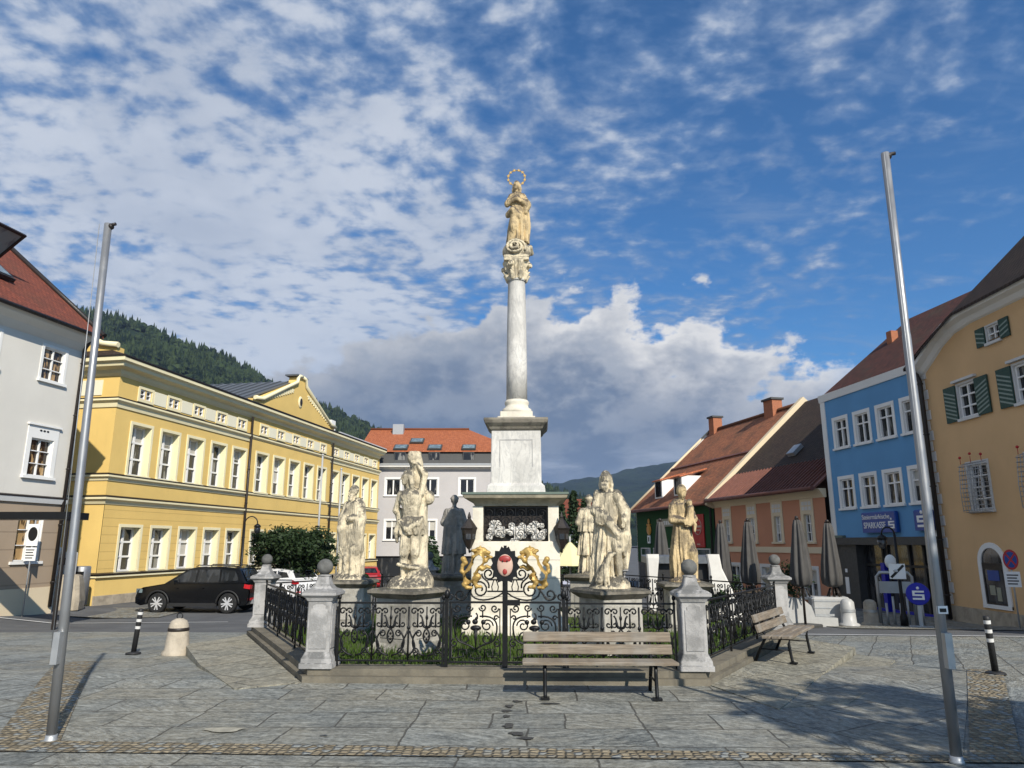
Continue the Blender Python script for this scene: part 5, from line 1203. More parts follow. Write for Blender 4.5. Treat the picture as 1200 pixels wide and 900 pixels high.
    # 1 bound saint
    c = Clay((-.5, .48), (-.42, .42), (-.02, 2.22))
    c.ell((0, .0, .02), (.4, .34, .14), .05).ell((.18, .1, .1), (.24, .24, .22), .06).ell((-.2, .05, .06), (.18, .2, .14), .05)
    c.chain([(.08, .15, .05), (.12, .17, .8), (.13, .19, 1.5), (.05, .1, 2.0), (.02, .06, 2.16)], [.24, .16, .13, .11, .12], .06).ell((.01, .05, 2.1), (.13, .12, .11), .04).ell((.3, .12, 1.45), (.1, .09, .12), .05)
    for s, kn, an in ((-1, (-.10, -.07, .56), (-.12, .01, .17)), (1, (.09, -.05, .56), (.085, -.02, .17))):
        c.chain([(s*.085, 0, .98), kn], [.115, .085], .04); c.chain([kn, (kn[0]-.005, kn[1]+.05, .42), an], [.07, .072, .042], .02); c.ell((kn[0], kn[1]-.045, kn[2]), (.04, .03, .05), .03); c.foot(an, (s*.3, -1), 1.05)
    c.ell((0, .01, 1.0), (.185, .135, .13), .05).ell((-.01, 0, 1.2), (.15, .115, .2), .05).ell((-.02, -.01, 1.42), (.2, .135, .19), .06)
    for s in (-1, 1): c.ell((-.02+s*.085, -.1, 1.46), (.085, .05, .065), .03)
    for z in (1.16, 1.24, 1.31): c.carve((-.01, -.125, z), (.09, .02, .008), .02)
    c.carve((-.01, -.125, 1.25), (.008, .02, .14), .02); c.carve((-.01, -.13, 1.12), (.013,)*3, .01)
    c.robe([.84, .95, 1.06, 1.12], 0, .0, [.2, .215, .2, .17], [.16, .165, .155, .13], [.1, .14, .12, .05], 7, 1, 9, .02)
    c.chain([(-.2, -.08, 1.06), (-.05, -.17, .94), (.14, -.14, 1.02), (.21, -.05, 1.12)], [.04, .05, .045, .03], .03).chain([(-.21, -.04, 1.04), (-.25, -.02, .9), (-.25, .02, .74)], [.05, .06, .03], .02)
    c.chain([(.16, -.06, .33), (.0, -.12, .35), (-.2, -.07, .38)], [.035, .035, .03], .02)
    c.arm((.17, 0, 1.52), (.24, -.03, 1.82), (.08, -.02, 2.0)); c.hand((.08, -.02, 2.0), (-1, 0, .35), (0, -.3, 1))
    c.arm((-.21, 0, 1.5), (-.31, .1, 1.24), (-.2, .2, 1.12)); c.cap((-.24, .17, 1.2), (-.22, .15, .98), .09, .06, .05)
    c.cap((-.03, .0, 1.55), (-.07, -.03, 1.66), .06, .056, .03).head((-.09, -.05, 1.76), R(-48), .1, 1.05, 'long', False)
    c.rough(.004, 70); put(c, 0, 'pale statue of a bound half naked saint, arm raised to a tree trunk', 'lime')
    # 2 cloaked saint with a dog
    c = Clay((-.5, .5), (-.45, .42), (-.02, 1.92))
    c.ell((0, 0, .02), (.42, .36, .13), .05).ell((.15, -.1, .08), (.24, .2, .12), .05)
    c.robe([.1, .5, .95, 1.15, 1.5], [-.08, -.06, -.02, 0, 0], [.06, .05, .02, .0, .0], [.27, .25, .2, .2, .19], [.2, .19, .155, .15, .12], [.13, .12, .08, .05, .03], 8, .4, 1.5, .04)
    c.robe([.3, .8, 1.2, 1.55], [.06, .08, .05, 0], [.13, .12, .08, .05], [.3, .34, .31, .2], [.17, .17, .16, .12], [.12, .1, .07, .03], 9, 2, 2, .05)
    c.chain([(.1, -.05, .9), (.16, -.2, .62)], [.12, .085], .04).chain([(.16, -.2, .62), (.17, -.14, .45), (.19, -.12, .22)], [.075, .075, .055], .02).foot((.19, -.12, .2), (.3, -1), 1.1).cap((.18, -.12, .4), (.19, -.12, .36), .085, .08, .02)
    c.ell((.0, 0, 1.4), (.21, .14, .18), .06).chain([(-.18, -.13, 1.2), (.02, -.19, 1.02), (.18, -.2, .85), (.26, -.12, .62)], [.07, .085, .08, .05], .04).chain([(.2, -.1, 1.45), (.34, -.06, 1.2), (.33, -.1, .85), (.3, -.06, .55)], [.1, .11, .1, .05], .05)
    c.sleeve((-.2, 0, 1.48), (-.28, -.08, 1.22), (-.12, -.2, 1.14), .9).hand((-.12, -.2, 1.14), (.9, -.2, .2), (0, -1, .2), 1.1)
    c.sleeve((.2, 0, 1.48), (.33, -.08, 1.25), (.3, -.2, 1.08), .95).hand((.3, -.2, 1.08), (-.2, -.3, -1), (.3, -1, .2), 1.1)
    c.ell((-.16, -.17, 1.08), (.12, .06, .1), .03)
    c.cap((0, 0, 1.52), (-.02, -.03, 1.63), .062, .058, .03).head((-.03, -.045, 1.73), R(-18), .12, 1.08, 'long', True)
    # dog sitting at the left foot
    c.chain([(-.17, -.2, .2), (-.1, -.25, .36)], [.11, .08], .03).chain([(-.1, -.26, .38), (-.02, -.27, .5)], [.06, .055], .02).ell((-.0, -.27, .53), (.06, .06, .055), .02).cap((.03, -.29, .53), (.085, -.32, .56), .035, .024, .015)
    c.cap((-.08, -.29, .33), (-.05, -.3, .1), .035, .028, .015).cap((-.13, -.3, .3), (-.12, -.32, .1), .035, .028, .015).ell((-.03, -.24, .56), (.02, .02, .05), .01).ell((-.22, -.22, .14), (.09, .1, .07), .02)
    c.rough(.004, 65); put(c, 1, 'pale statue of a bearded saint in a heavy cloak with a dog at his feet', 'lime')
    # 3 hooded saint with a child (right)
    c = Clay((-.45, .45), (-.4, .42), (-.02, 1.92))
    c.ell((0, 0, .02), (.36, .32, .1), .05)
    c.robe([.06, .45, .9, 1.1, 1.5], [0, .01, 0, 0, 0], [.02, 0, 0, 0, 0], [.26, .27, .2, .18, .19], [.22, .21, .16, .14, .13], [.16, .15, .1, .05, .02], 7, 2.2, .8, .04)
    c.chain([(.08, -.06, .92), (.15, -.2, .56), (.14, -.16, .2)], [.1, .1, .08], .07)
    c.ell((.0, .02, 1.4), (.21, .15, .2), .06).ell((0, .06, 1.52), (.2, .14, .13), .06)
    c.chain([(.02, -.13, 1.0), (.01, -.16, .6), (.0, -.18, .2)], [.05, .06, .05], .03)
    c.sleeve((-.2, .02, 1.46), (-.25, -.07, 1.2), (.0, -.22, 1.18), .9).hand((.0, -.22, 1.18), (1, -.1, .1), (0, -1, 0), 1.1); c.sleeve((.2, .02, 1.46), (.26, -.1, 1.22), (.1, -.24, 1.12), .9).hand((.1, -.24, 1.12), (-.8, -.3, .1), (.2, -1, 0), 1.1)
    c.cap((.12, -.22, 1.18), (.15, -.23, 1.42), .085, .075, .03).ell((.13, -.21, 1.53), (.068, .07, .075), .02).chain([(.17, -.25, 1.22), (.22, -.27, 1.1), (.2, -.28, .98)], [.045, .04, .028], .015)
    c.cap((0, .02, 1.54), (.01, -.04, 1.64), .065, .06, .03).head((.02, -.07, 1.73), R(18), -.35, 1.05, 'hood', False)
    c.rough(.003, 70); put(c, 2, 'honey coloured statue of a hooded saint bowing over a child in his arms', 'lime_y', R(8), 1.0, ZT-.03)
    # 4, 5 clerics seen from behind, in tiered vestments
    def cleric(ph, tiers, cape):
        c = Clay((-.42, .42), (-.38, .38), (-.02, 1.9))
        c.ell((0, 0, .02), (.33, .3, .09), .03)
        c.robe([.05, .35, .75], 0, 0, [.27, .25, .22], [.23, .21, .18], [.14, .11, .07], 9, ph, .4, .02)
        if tiers: c.robe([.44, .8, 1.1], 0, 0, [.30, .26, .22], [.25, .21, .17], [.13, .1, .06], 10, ph+1, .3, .012).robe([.98, 1.2, 1.5], 0, 0, [.29, .27, .18], [.22, .2, .13], [.1, .06, .02], 8, ph+2, .3, .012)
        else: c.robe([.46, .7, 1.1], 0, 0, [.29, .27, .23], [.24, .22, .17], [.1, .08, .05], 11, ph+1, .3, .012).robe([.5, 1.0, 1.5], 0, [.04, .04, 0], [.3, .3, .2], [.2, .19, .13], [.07, .06, .02], 6, ph+2, .9, .05)
        c.ell((0, 0, 1.42), (.22, .14, .15), .05)
        c.sleeve((-.21, 0, 1.45), (-.31, .02, 1.2), (-.17, .19, 1.18), .9).hand((-.17, .19, 1.18), (1, .1, .2), (0, 1, 0), 1.1); c.sleeve((.21, 0, 1.45), (.31, .02, 1.2), (.15, .2, 1.12), .9).hand((.15, .2, 1.12), (-1, .1, .3), (0, 1, 0), 1.1)
        c.cap((0, 0, 1.52), (0, .02, 1.62), .06, .056, .03).head((0, .03, 1.71), PI+R(ph*6), .05, 1.03, 'short', False).ell((0, .0, 1.79), (.07, .075, .04), .02)
        return c.rough(.003, 75)
    put(cleric(0, True, 0), 3, 'pale statue of a cleric in tiered vestments, seen from behind', 'lime', R(10))
    put(cleric(2.0, False, 0), 4, 'dark grey statue of a cleric in a long cape, seen from behind', 'lime_grey', R(-8))
    # 6 bearded saint, far left
    c = Clay((-.48, .46), (-.42, .4), (-.02, 1.92))
    c.ell((0, 0, .02), (.38, .32, .12), .05).chain([(-.22, -.05, .0), (-.1, 0, .35)], [.16, .1], .06)
    c.robe([.08, .5, .95, 1.15, 1.5], [.06, .05, .02, 0, 0], 0, [.25, .24, .21, .2, .19], [.2, .2, .17, .15, .13], [.1, .09, .06, .04, .02], 8, 1.0, .6, .05)
    c.ell((0, 0, 1.38), (.22, .16, .2), .06).chain([(.12, .0, 1.5), (.22, -.06, 1.15), (.2, -.1, .6), (.16, -.08, .2)], [.12, .13, .12, .07], .06)
    c.chain([(-.12, -.12, 1.3), (-.2, -.17, 1.0), (-.14, -.18, .6), (-.2, -.15, .2)], [.08, .1, .06, .04], .04).chain([(-.08, -.15, .62), (-.02, -.2, .35), (-.05, -.18, .12)], [.05, .05, .03], .02)
    c.sleeve((-.2, 0, 1.46), (-.29, -.06, 1.2), (-.2, -.2, 1.04), .95).hand((-.2, -.2, 1.04), (-.1, -.4, -1), (-.6, -.8, .1), 1.1); c.sleeve((.2, 0, 1.46), (.28, -.05, 1.2), (.06, -.2, 1.2), .95).hand((.06, -.2, 1.2), (-1, -.1, .1), (0, -1, .2), 1.1)
    c.cap((-.0, 0, 1.52), (-.01, -.02, 1.63), .064, .06, .03).head((-.01, -.04, 1.72), R(-25), -.1, 1.07, 'short', True)
    c.rough(.005, 60); put(c, 5, 'weathered pale statue of a bearded saint in a long cloak, far left of the group', 'lime', R(-20))
    # Madonna on top of the column
    t = thing('madonna_statue', 'cream statue of the Virgin with a halo of stars on top of the column', 'statue', at(0, 0, 7.76), RZ)
    c = Clay((-.42, .42), (-.4, .4), (-.02, .46), .0125)
    c.ell((0, 0, .2), (.31, .31, .24), .02).box((0, 0, .02), (.27, .27, .04), .02, .03)
    sp = [(-.02+.22*(1-.85*i/40)*math.cos(-.3+i*.36), -.3+.06*abs(1-.0*i), .22+.17*(1-.85*i/40)*math.sin(-.3+i*.36)) for i in range(41)]
    for i in range(40): c.cap((sp[i][0], -.235-.08*(i/40)-.06*(1-abs(sp[i][0])/.3), sp[i][2]), (sp[i+1][0], -.235-.08*(i/40)-.06*(1-abs(sp[i+1][0])/.3), sp[i+1][2]), .03, .03, .012)
    c.chain([(.3, -.05, .3), (.32, .1, .22), (.2, .28, .26)], [.05, .05, .05], .03)
    c.obj('cloud_globe', M['lime'], t)
    c = Clay((-.46, .46), (-.42, .42), (.34, 1.95), .0135)
    c.robe([.38, .7, 1.0, 1.2, 1.5], [-.02, -.01, .02, 0, .0], 0, [.23, .22, .19, .16, .16], [.2, .19, .16, .13, .11], [.13, .12, .08, .05, .02], 7, .8, 1.2, .04)
    c.robe([.42, .8, 1.2, 1.52], [.13, .14, .1, .03], [.1, .1, .07, .04], [.2, .22, .22, .17], [.17, .17, .15, .1], [.12, .1, .06, .02], 8, 2, 1.4, .05)
    c.chain([(-.24, -.05, 1.02), (-.1, -.18, 1.08), (.08, -.16, .95), (.16, -.1, .7)], [.07, .08, .07, .04], .03).chain([(-.06, -.14, .95), (-.08, -.2, .7), (-.12, -.15, .45)], [.09, .085, .06], .06)
    c.ell((0, 0, 1.38), (.17, .125, .17), .05).sleeve((-.16, 0, 1.44), (-.26, -.08, 1.26), (-.02, -.18, 1.34), .8).hand((-.02, -.18, 1.34), (.9, -.1, .6), (-.2, -1, 0), 1.05); c.sleeve((.17, 0, 1.44), (.27, -.06, 1.26), (.04, -.19, 1.32), .8).hand((.04, -.19, 1.32), (-.9, -.1, .6), (.2, -1, 0), 1.05)
    c.chain([(.2, .0, 1.42), (.3, -.02, 1.25), (.26, -.06, 1.08)], [.08, .1, .06], .04)
    c.cap((0, 0, 1.5), (0, -.02, 1.6), .052, .05, .03).head((0, -.03, 1.69), R(-15), .25, 1.0, 'long', False)
    c.rough(.003, 70); o = c.obj('figure', M['lime_y'], t); o.scale = (.79, .88, 1.05)
    hz = 2.02; b = MB().tube([(.19*math.cos(i*PI/16), .06, hz+.19*math.sin(i*PI/16)) for i in range(32)], .011, 5, True).tube([(0, .06, 1.84), (0, .08, 1.76)], .01, 5)
    h = b.obj('star_halo', M['gold'], t)
    for k in range(12):
        a = k*PI/6+.26; ps = []
        for j in range(10): rr = .042 if j % 2 == 0 else .018; ps.append((rr*math.sin(j*PI/5), rr*math.cos(j*PI/5)))
        MB().prism(ps[::-1], -.008, .008).obj('star', M['gold'], h, (.19*math.cos(a), .055, hz+.19*math.sin(a)))
monument()

# ------------------------------------------------------------------ benches
def bench(label, loc, rz):
    t = thing('park_bench', label, 'bench', loc, rz, 'weathered wooden benches'); t.scale = (1, 1, .89)
    L = 1.8
    def plank(nm, y, z, w_, th, rx):
        MB().bbox(-L/2, L/2, -w_/2, w_/2, -th/2, th/2, .008).obj(nm, M['bench'], t, (random.uniform(-.01, .01), y, z), (rx, 0, 0))
    plank('back_plank', .20, .70, .13, .038, R(76)); plank('back_plank', .155, .545, .13, .038, R(76))
    for k, y in enumerate((-.24, -.1, .04)): plank('seat_plank', y, .435-.006*k, .125, .04, R(-3))
    for s in (-1, 1):
        x = s*.64
        MB().tube([(x, -.27, 0), (x, -.25, .05), (x, -.22, .3), (x, -.24, .395), (x, .04, .38), (x, .12, .4)], .022, 8).obj('leg', M['iron'], t)
        MB().tube([(x, .28, 0), (x, .2, .2), (x, .1, .4), (x, .18, .56), (x, .235, .75)], .022, 8).obj('leg', M['iron'], t)
        MB().obox((x, -.27, .012), (.05, .05, .012)).obj('foot_plate', M['iron'], t)
        MB().tube([(x, -.22, .2), (x, .2, .2)], .012, 6).obj('stretcher', M['iron'], t)
    return t
bench('wooden bench standing in front of the gate, facing the viewer', (1.03, 8.98, .015), R(-2))
bench('wooden bench beside the right hand fence, turned away to the right', (4.27, 11.78, .03), R(57))

# ------------------------------------------------------------------ flagpoles, bollards, signs
def flagpole(label, base, top, r0=.044, r1=.038):
    t = thing('flagpole', label, 'flagpole', base, 0, 'silver flagpoles')
    d = Vector(top)-Vector(base)
    f = lambda k: tuple(d*k)
    MB().tube([f(0), f(.33), f(.335), f(.66), f(.665), f(1)], [r0, r0*.97, r0*.9, r0*.85, r0*.78, r1], 16).obj('pole', M['steel'], t)
    MB().lathe([(r0*1.3, 0), (r0*1.3, .02), (r0*1.12, .03), (r0*1.1, .06)], 16).obj('foot_collar', M['steel_dull'], t)
    c = d*.16; MB().box(c.x-.03, c.x+.03, c.y-r0-.05, c.y-r0+.02, c.z-.14, c.z+.14).obj('rope_cleat', M['steel_dull'], t)
    e = d*1.0; MB().sphere((e.x+.03, e.y, e.z-.03), .035, 8, 6).tube([(e.x, e.y, e.z-.02), (e.x+.09, e.y-.02, e.z-.01)], .018, 6).obj('pulley', M['dark'], t)
    MB().tube([(e.x-.05, e.y-.07, e.z-.03), (c.x-.05, c.y-r0-.02, c.z)], .004, 4).obj('halyard', M['steel_dull'], t)
    return t
flagpole('tall silver flagpole standing at the left edge of the plaza', (-4.17, 6.97, .008), (-4.28, 6.97, 5.06))
p = flagpole('tall silver flagpole standing at the right edge of the plaza', (3.62, 6.31, .008), (3.66, 6.30, 5.49))
MB().box(-.045, .045, -.05, -.04, -.032, .032).obj('sticker', M['signwhite'], p, (.008, -.006, 1.2)); MB().box(-.025, .03, -.0525, -.0495, -.018, .012).obj('sticker_print', M['black'], p, (.008, -.006, 1.2))
for x, y, h, lab in ((-9.75, 36.5, 7.0, 'slim white flagpole before the yellow palace, left of the pair'), (-9.35, 39.0, 6.6, 'slim white flagpole before the yellow palace, right of the pair')):
    t = thing('white_flagpole', lab, 'flagpole', (x, y, ground(x, y)), 0, 'slim white flagpoles'); MB().tube([(0, 0, 0), (0, 0, h)], [.06, .045], 10).obj('pole', M['plastic_w'], t); MB().sphere((0, 0, h+.04), .07, 8, 6).obj('finial', M['plastic_w'], t)
def rubber_bollard(label, x, y, rx=0, ry=0):
    t = thing('flexible_bollard', label, 'bollard', (x, y, ground(x, y)+.02), 0, 'dark flexible bollards')
    MB().lathe([(.043, 0), (.043, .72), (.036, .76)], 14).obj('post', M['trim'], t, None, (rx, ry, 0))
    for z in (.44, .56, .68): MB().lathe([(.0445, z-.024), (.0445, z+.024)], 14, cap=False).obj('reflective_band', M['palegrey'], t, None, (rx, ry, 0))
    MB().lathe([(.13, 0), (.12, .02), (.06, .035)], 14).obj('base', M['trim'], t); return t
rubber_bollard('dark flexible post with white bands on the left of the plaza', -6.65, 13.2, 0, R(4))
rubber_bollard('dark flexible post with white bands near the right cobbled strip', 6.62, 10.35, R(2), R(-3))
t = thing('stone_bollard', 'squat granite bollard with a dark metal band left of the fence', 'bollard', (-5.85, 13.1, ground(-5.8, 13)+.0))
MB().lathe([(.24, -.05), (.24, .06), (.2, .1), (.185, .3), (.16, .5), (.13, .57), (.06, .61), (.02, .615)], 20).obj('body', M['bollard'], t); MB().lathe([(.172, .4), (.178, .41), (.173, .455), (.168, .46)], 20, cap=False).obj('metal_band', M['dark'], t); MB().tube([(.05*math.cos(i*PI/8), 0, .65+.05*math.sin(i*PI/8)) for i in range(16)], .009, 5, True).obj('ring', M['iron'], t)
for x, y, lab in ((9.95, 22.0, 'white conical bollard among white planters on the right'), (11.2, 23.2, 'pale stone bollard before the bank entrance')):
    t = thing('stone_bollard', lab, 'bollard', (x, y, ground(x, y))); MB().lathe([(.3, 0), (.3, .08), (.22, .12), (.2, .45), (.19, .7), (.12, .78), (.02, .8)], 18).obj('body', M['plastic_w'] if x < 10 else M['bollard'], t); MB().lathe([(.215, .42), (.215, .5)], 18, cap=False).obj('metal_band', M['steel_dull'], t)
# left road sign, block, bin, cabinet
x, y = -15.55, 23.6
t = thing('parking_sign', 'grey steel post with a round parking sign and two small plates by the townhouse', 'road sign', (x, y, ground(x, y)))
t.scale = (.62, .8, .93); MB().tube([(0, 0, 0), (0, 0, 3.3)], .035, 8).obj('post', M['steel_dull'], t); MB().box(-.3, .3, -.06, -.035, 2.35, 3.1).obj('sign_plate', M['signwhite'], t); MB().lathe([(.24, 0), (.24, .012)], 20).obj('round_sign', M['black'], t, (0, -.06, 2.76), (PI/2, 0, 0))
b = MB().box(-.3, .3, -.06, -.035, 1.85, 2.3); o = b.obj('sign_plate', M['signwhite'], t); b = MB()
for k in range(4): b.box(-.24, .2-.05*(k % 2), -.064, -.06, 2.2-k*.09, 2.235-k*.09)
b.obj('print', M['black'], o)
x, y = -16.15, 26.3
t = tag(MB().sq([(.5, 0), (.52, .3), (.44, .9), (.38, 1.15), (.3, 1.2)], .12, 0, 0).obj('stone_block', M['plinth'], None, (x+.3, y, ground(x, y)-.05), (0, 0, .3)), 'rough grey stone block at the corner of the townhouse', 'stone block')
t = thing('litter_bin', 'tall brushed steel litter bin beside the yellow palace corner', 'litter bin', (-16.75, 28.6, ground(-16.7, 28.6))); MB().lathe([(.3, .05), (.3, 1.45), (.27, 1.5)], 20).obj('shell', M['steel'], t); MB().lathe([(.24, 0), (.24, .06)], 16).obj('base', M['trim'], t); MB().box(-.2, .2, -.31, -.2, 1.1, 1.3).obj('slot', M['black'], t)
t = thing('ticket_machine', 'pale grey ticket machine standing beside the stone block', 'ticket machine', (-16.75, 27.5, ground(-16.7, 27.5))); MB().bbox(-.3, .3, -.2, .2, .8, 1.95, .03).obj('housing', M['palegrey'], t); MB().box(-.12, .12, -.15, .15, 0, .8).obj('foot', M['steel_dull'], t); MB().box(-.15, .15, -.215, -.195, 1.5, 1.75).obj('screen', M['glass'], t)
# dark steel canopy at far left
t = thing('steel_canopy', 'thin dark steel canopy on a slim post at the left edge', 'canopy', (-13.6, 20, ground(-13.6, 20)))
g_ = -ground(-13.6, 20); MB().box(-4.2, 1.35, -.05, .9, 2.42+g_, 2.62+g_).obj('canopy_roof', M['iron'], t)
for x in (1.28, -4.1): MB().box(x-.04, x+.04, .0, .08, 0, 2.42+g_).obj('post', M['dark'], t)
MB().box(-4.0, -3.9, .5, .8, 0, 2.42+g_).obj('rear_post', M['dark'], t)
# no-stopping sign at right, end-of-zone sign on the lamp post, bank roundel
x, y = 14.3, 21.0
t = thing('no_stopping_sign', 'round red and blue no stopping sign with a white plate beside the ochre house', 'road sign', (x, y, ground(x, y))); g_ = ground(x, y); t.scale = (.62, .62, .95)
MB().tube([(0, 0, 0), (0, 0, 2.25)], .035, 8).obj('post', M['steel_dull'], t)
o = MB().lathe([(.3, 0), (.3, .02)], 24).obj('round_sign', M['signred'], t, (0, -.04, 2.0), (PI/2, 0, -.5)); MB().lathe([(.235, .021), (.235, .026)], 24).obj('blue_field', M['signblue'], o); MB().obox((0, 0, .028), (.24, .03, .003), PI/4).obox((0, 0, .0285), (.24, .03, .003), -PI/4).obj('red_cross', M['signred'], o)
o = MB().box(-.3, .3, -.05, -.035, 1.2, 1.65).obj('plate', M['signwhite'], t, None, (0, 0, -.5)); b = MB()
for k in range(4): b.box(-.22, .22-.06*(k % 2), -.055, -.05, 1.53-k*.085, 1.565-k*.085)
b.obj('print', M['black'], o)
def lantern_post(t, h, arm):
    MB().lathe([(.11, 0), (.11, .3), (.07, .4), (.05, .8), (.04, h)], 12).obj('post', M['iron'], t)
    MB().tube([(0, 0, h-.02)]+[(arm/2-arm/2*math.cos(a), 0, h+abs(arm)*.55*math.sin(a)) for a in [i*PI/10 for i in range(1, 10)]]+[(arm, 0, h-.02)], .025, 6).obj('arm', M['iron'], t)
    l = MB().lathe([(.03, .0), (.12, -.06), (.16, -.14), (.02, -.15)], 10, arm, 0); l.v = [(a, b_, c+h) for a, b_, c in l.v]; l.obj('lamp_hood', M['iron'], t)
    l = MB().lathe([(.13, -.15), (.14, -.28), (.09, -.4), (.02, -.42)], 10, arm, 0); l.v = [(a, b_, c+h) for a, b_, c in l.v]; l.obj('lamp_glass', M['glass_grey'], t)
x, y = -11.45, 31; t = thing('street_lamp', 'black street lamp with a curved arm behind the black car', 'street lamp', (x, y, ground(x, y)), 0, 'black street lamps'); lantern_post(t, 3.3, .55)
x, y = 11.75, 22.3; t = thing('street_lamp', 'black street lamp carrying a square sign before the bank', 'street lamp', (x, y, ground(x, y)), R(180), 'black street lamps'); lantern_post(t, 2.72, .4)
o = thing('square_sign', 'white square road sign with a black diagonal bar on the lamp post by the bank', 'road sign', (11.55, 22.0, .95), R(-20)); o.scale = (.58,)*3; MB().box(-.38, .38, -.02, .02, -.38, .38).obj('plate', M['signwhite'], o); MB().obox((0, -.024, 0), (.44, .006, .06), 0, 0, -PI/4).obj('diagonal_bar', M['black'], o); MB().sphere((-.05, -.02, .02), .14, 10, 6, (1, .1, .6)).obj('symbol', M['steel_dull'], o)
x, y = 11.75, 21.4; t = thing('bank_roundel', 'round blue sign with a white letter S on a stand before the bank', 'sign', (x, y, ground(x, y)), R(-22)); MB().box(-.05, .05, -.04, .04, 0, .75).box(-.3, .3, -.2, .2, 0, .06).obj('stand', M['steel_dull'], t); MB().lathe([(.3, -.04), (.315, 0), (.3, .04)], 28).obj('disc', M['royal'], t, (0, -.06, .95), (PI/2, 0, 0)); sglyph(t, 0, .92, .3, -.12)
x, y = 11.95, 23.0; t = thing('bicycle_rack', 'pale metal rack with upright bars in front of the bank', 'rack', (x, y, ground(x, y)), R(-15)); MB().tube([(-.5, 0, .0), (-.5, 0, 1.5), (-.4, 0, 1.62), (.4, 0, 1.62), (.5, 0, 1.5), (.5, 0, 0)], .05, 8).box(-.5, .5, -.03, .03, 1.0, 1.35).obj('frame', M['steel_dull'], t); MB().sphere((-.05, 0, 1.95), .17, 12, 8, (1, .4, 1.3)).tube([(-.05, 0, 1.62), (-.05, 0, 1.8)], .03, 6).obj('finial', M['signwhite'], t); b = MB()
for k in range(6): b.tube([(-.3+k*.2, 0, 0), (-.3+k*.2, 0, .7+.2*(k % 2))], .035, 6)
b.obj('bars', M['steel_dull'], t)
t = thing('white_planter', 'low white panelled planter box at the edge of the terrace', 'planter', (9.72, 22.7, ground(9.7, 22.7)), R(-12)); b = MB().bbox(-.55, .55, -.35, .35, 0, .85, .06)
b.obj('box', M['plastic_w'], t); b = MB()
for k in range(4): b.box(-.5, .5, -.362, -.351, .12+k*.2, .15+k*.2)
b.obj('groove', M['steel_dull'], t)
t = thing('white_planter', 'white bench shaped block beside the right rear pier', 'planter', (8.65, 21.9, ground(8.6, 21.9)), R(8)); MB().prism([(-.9, 0), (.8, 0), (.8, .25), (.1, .3), (.0, .6), (-.25, .8), (-.9, .9)], -.35, .35).obj('box', M['plastic_w'], t); MB().box(.1, .7, -.36, -.3, .3, .36).obj('ledge', M['steel_dull'], t)

# ------------------------------------------------------------------ terrace: parasols, booth, plants
def closed_parasol(label, x, y, h=3.0, seed=0):
    t = thing('closed_parasol', label, 'parasol', (x, y, ground(x, y)), seed*1.3, 'folded grey parasols')
    f = lambda a, z: .26*math.sin(8*a+seed)+.1*math.sin(13*a+z*2+seed*2)
    MB().tube([(0, 0, 0), (0, 0, h+.06)], .035, 10).obj('pole', M['dark'], t); MB().bbox(-.35, .35, -.35, .35, 0, .09, .02).obj('base', M['darkgrey'], t)
    MB().lathe([(.12, h*.37), (.24, h*.40), (.255, h*.48), (.22, h*.62), (.165, h*.8), (.115, h*.95), (.08, h)], 40, fold=f, smooth=True).obj('canopy', M['fabric'], t)
    MB().sphere((0, 0, h+.06), .06, 8, 6).box(-.09, .09, -.02, .02, h-.0, h+.04).obj('finial', M['dark'], t)
    b = MB()
    for k in range(8): a = k*PI/4; b.tube([(.1*math.cos(a), .1*math.sin(a), h*.36), (.2*math.cos(a), .2*math.sin(a), h*.28)], .02, 5)
    b.obj('rib_tip', M['dark'], t)
closed_parasol('folded grey parasol in front of the green inn', 4.75, 23.2, 3.1, 0)
closed_parasol('folded grey parasol at the left end of the terracotta house', 6.85, 23.8, 3.1, 1)
closed_parasol('folded grey parasol second from the left before the terracotta house', 7.55, 23.2, 3.1, 2)
closed_parasol('folded grey parasol rising just right of the rear pier ball', 8.35, 21.2, 3.0, 3)
closed_parasol('dark folded parasol between the terracotta house and the bank', 9.85, 22.6, 3.05, 4)
t = thing('terrace_bar', 'dark terrace bar with grey roof edge and white draped corner cloths', 'bar', (4.55, 19.6, ground(4.5, 19.6)), R(-6)); 
MB().box(-.85, .85, -.0, 1.6, .0, 1.7).obj('counter', M['trim'], t); MB().bbox(-.95, .95, -.2, 1.8, 1.72, 1.92, .03).obj('roof_edge', M['metal_roof'], t)
MB().sqloft([(-.95, -.72, -.26, -.1, .3, .04), (-.93, -.7, -.26, -.12, 1.2, .04), (-.95, -.62, -.27, -.1, 1.86, .04), (-.95, -.62, -.25, -.12, 1.96, .03)]).obj('corner_cloth', M['fabric_w'], t)
MB().sqloft([(.6, 1.5, -.3, .1, .25, .06), (.68, 1.3, -.28, .05, .9, .05), (.66, 1.0, -.26, -.05, 1.6, .04), (.62, .95, -.25, -.1, 1.96, .03)]).obj('corner_cloth', M['fabric_w'], t)
def leaf_cluster(b, c, r, n, s, rnd, shell=.55):
    for _ in range(n):
        d = Vector((rnd.gauss(0, 1), rnd.gauss(0, 1), rnd.gauss(0, 1))).normalized(); q = shell+(1-shell)*rnd.random()
        p = Vector((c[0]+d.x*r[0]*q, c[1]+d.y*r[1]*q, c[2]+d.z*r[2]*q)); k = s*rnd.uniform(.6, 1.3)
        u = Vector((rnd.gauss(0, 1), rnd.gauss(0, 1), rnd.gauss(0, .7))).normalized(); v = u.cross(d+Vector((rnd.gauss(0, .5), rnd.gauss(0, .5), rnd.gauss(0, .5)))).normalized()
        b.poly([tuple(p-u*k), tuple(p+v*k*.5), tuple(p+u*k), tuple(p-v*k*.5)])
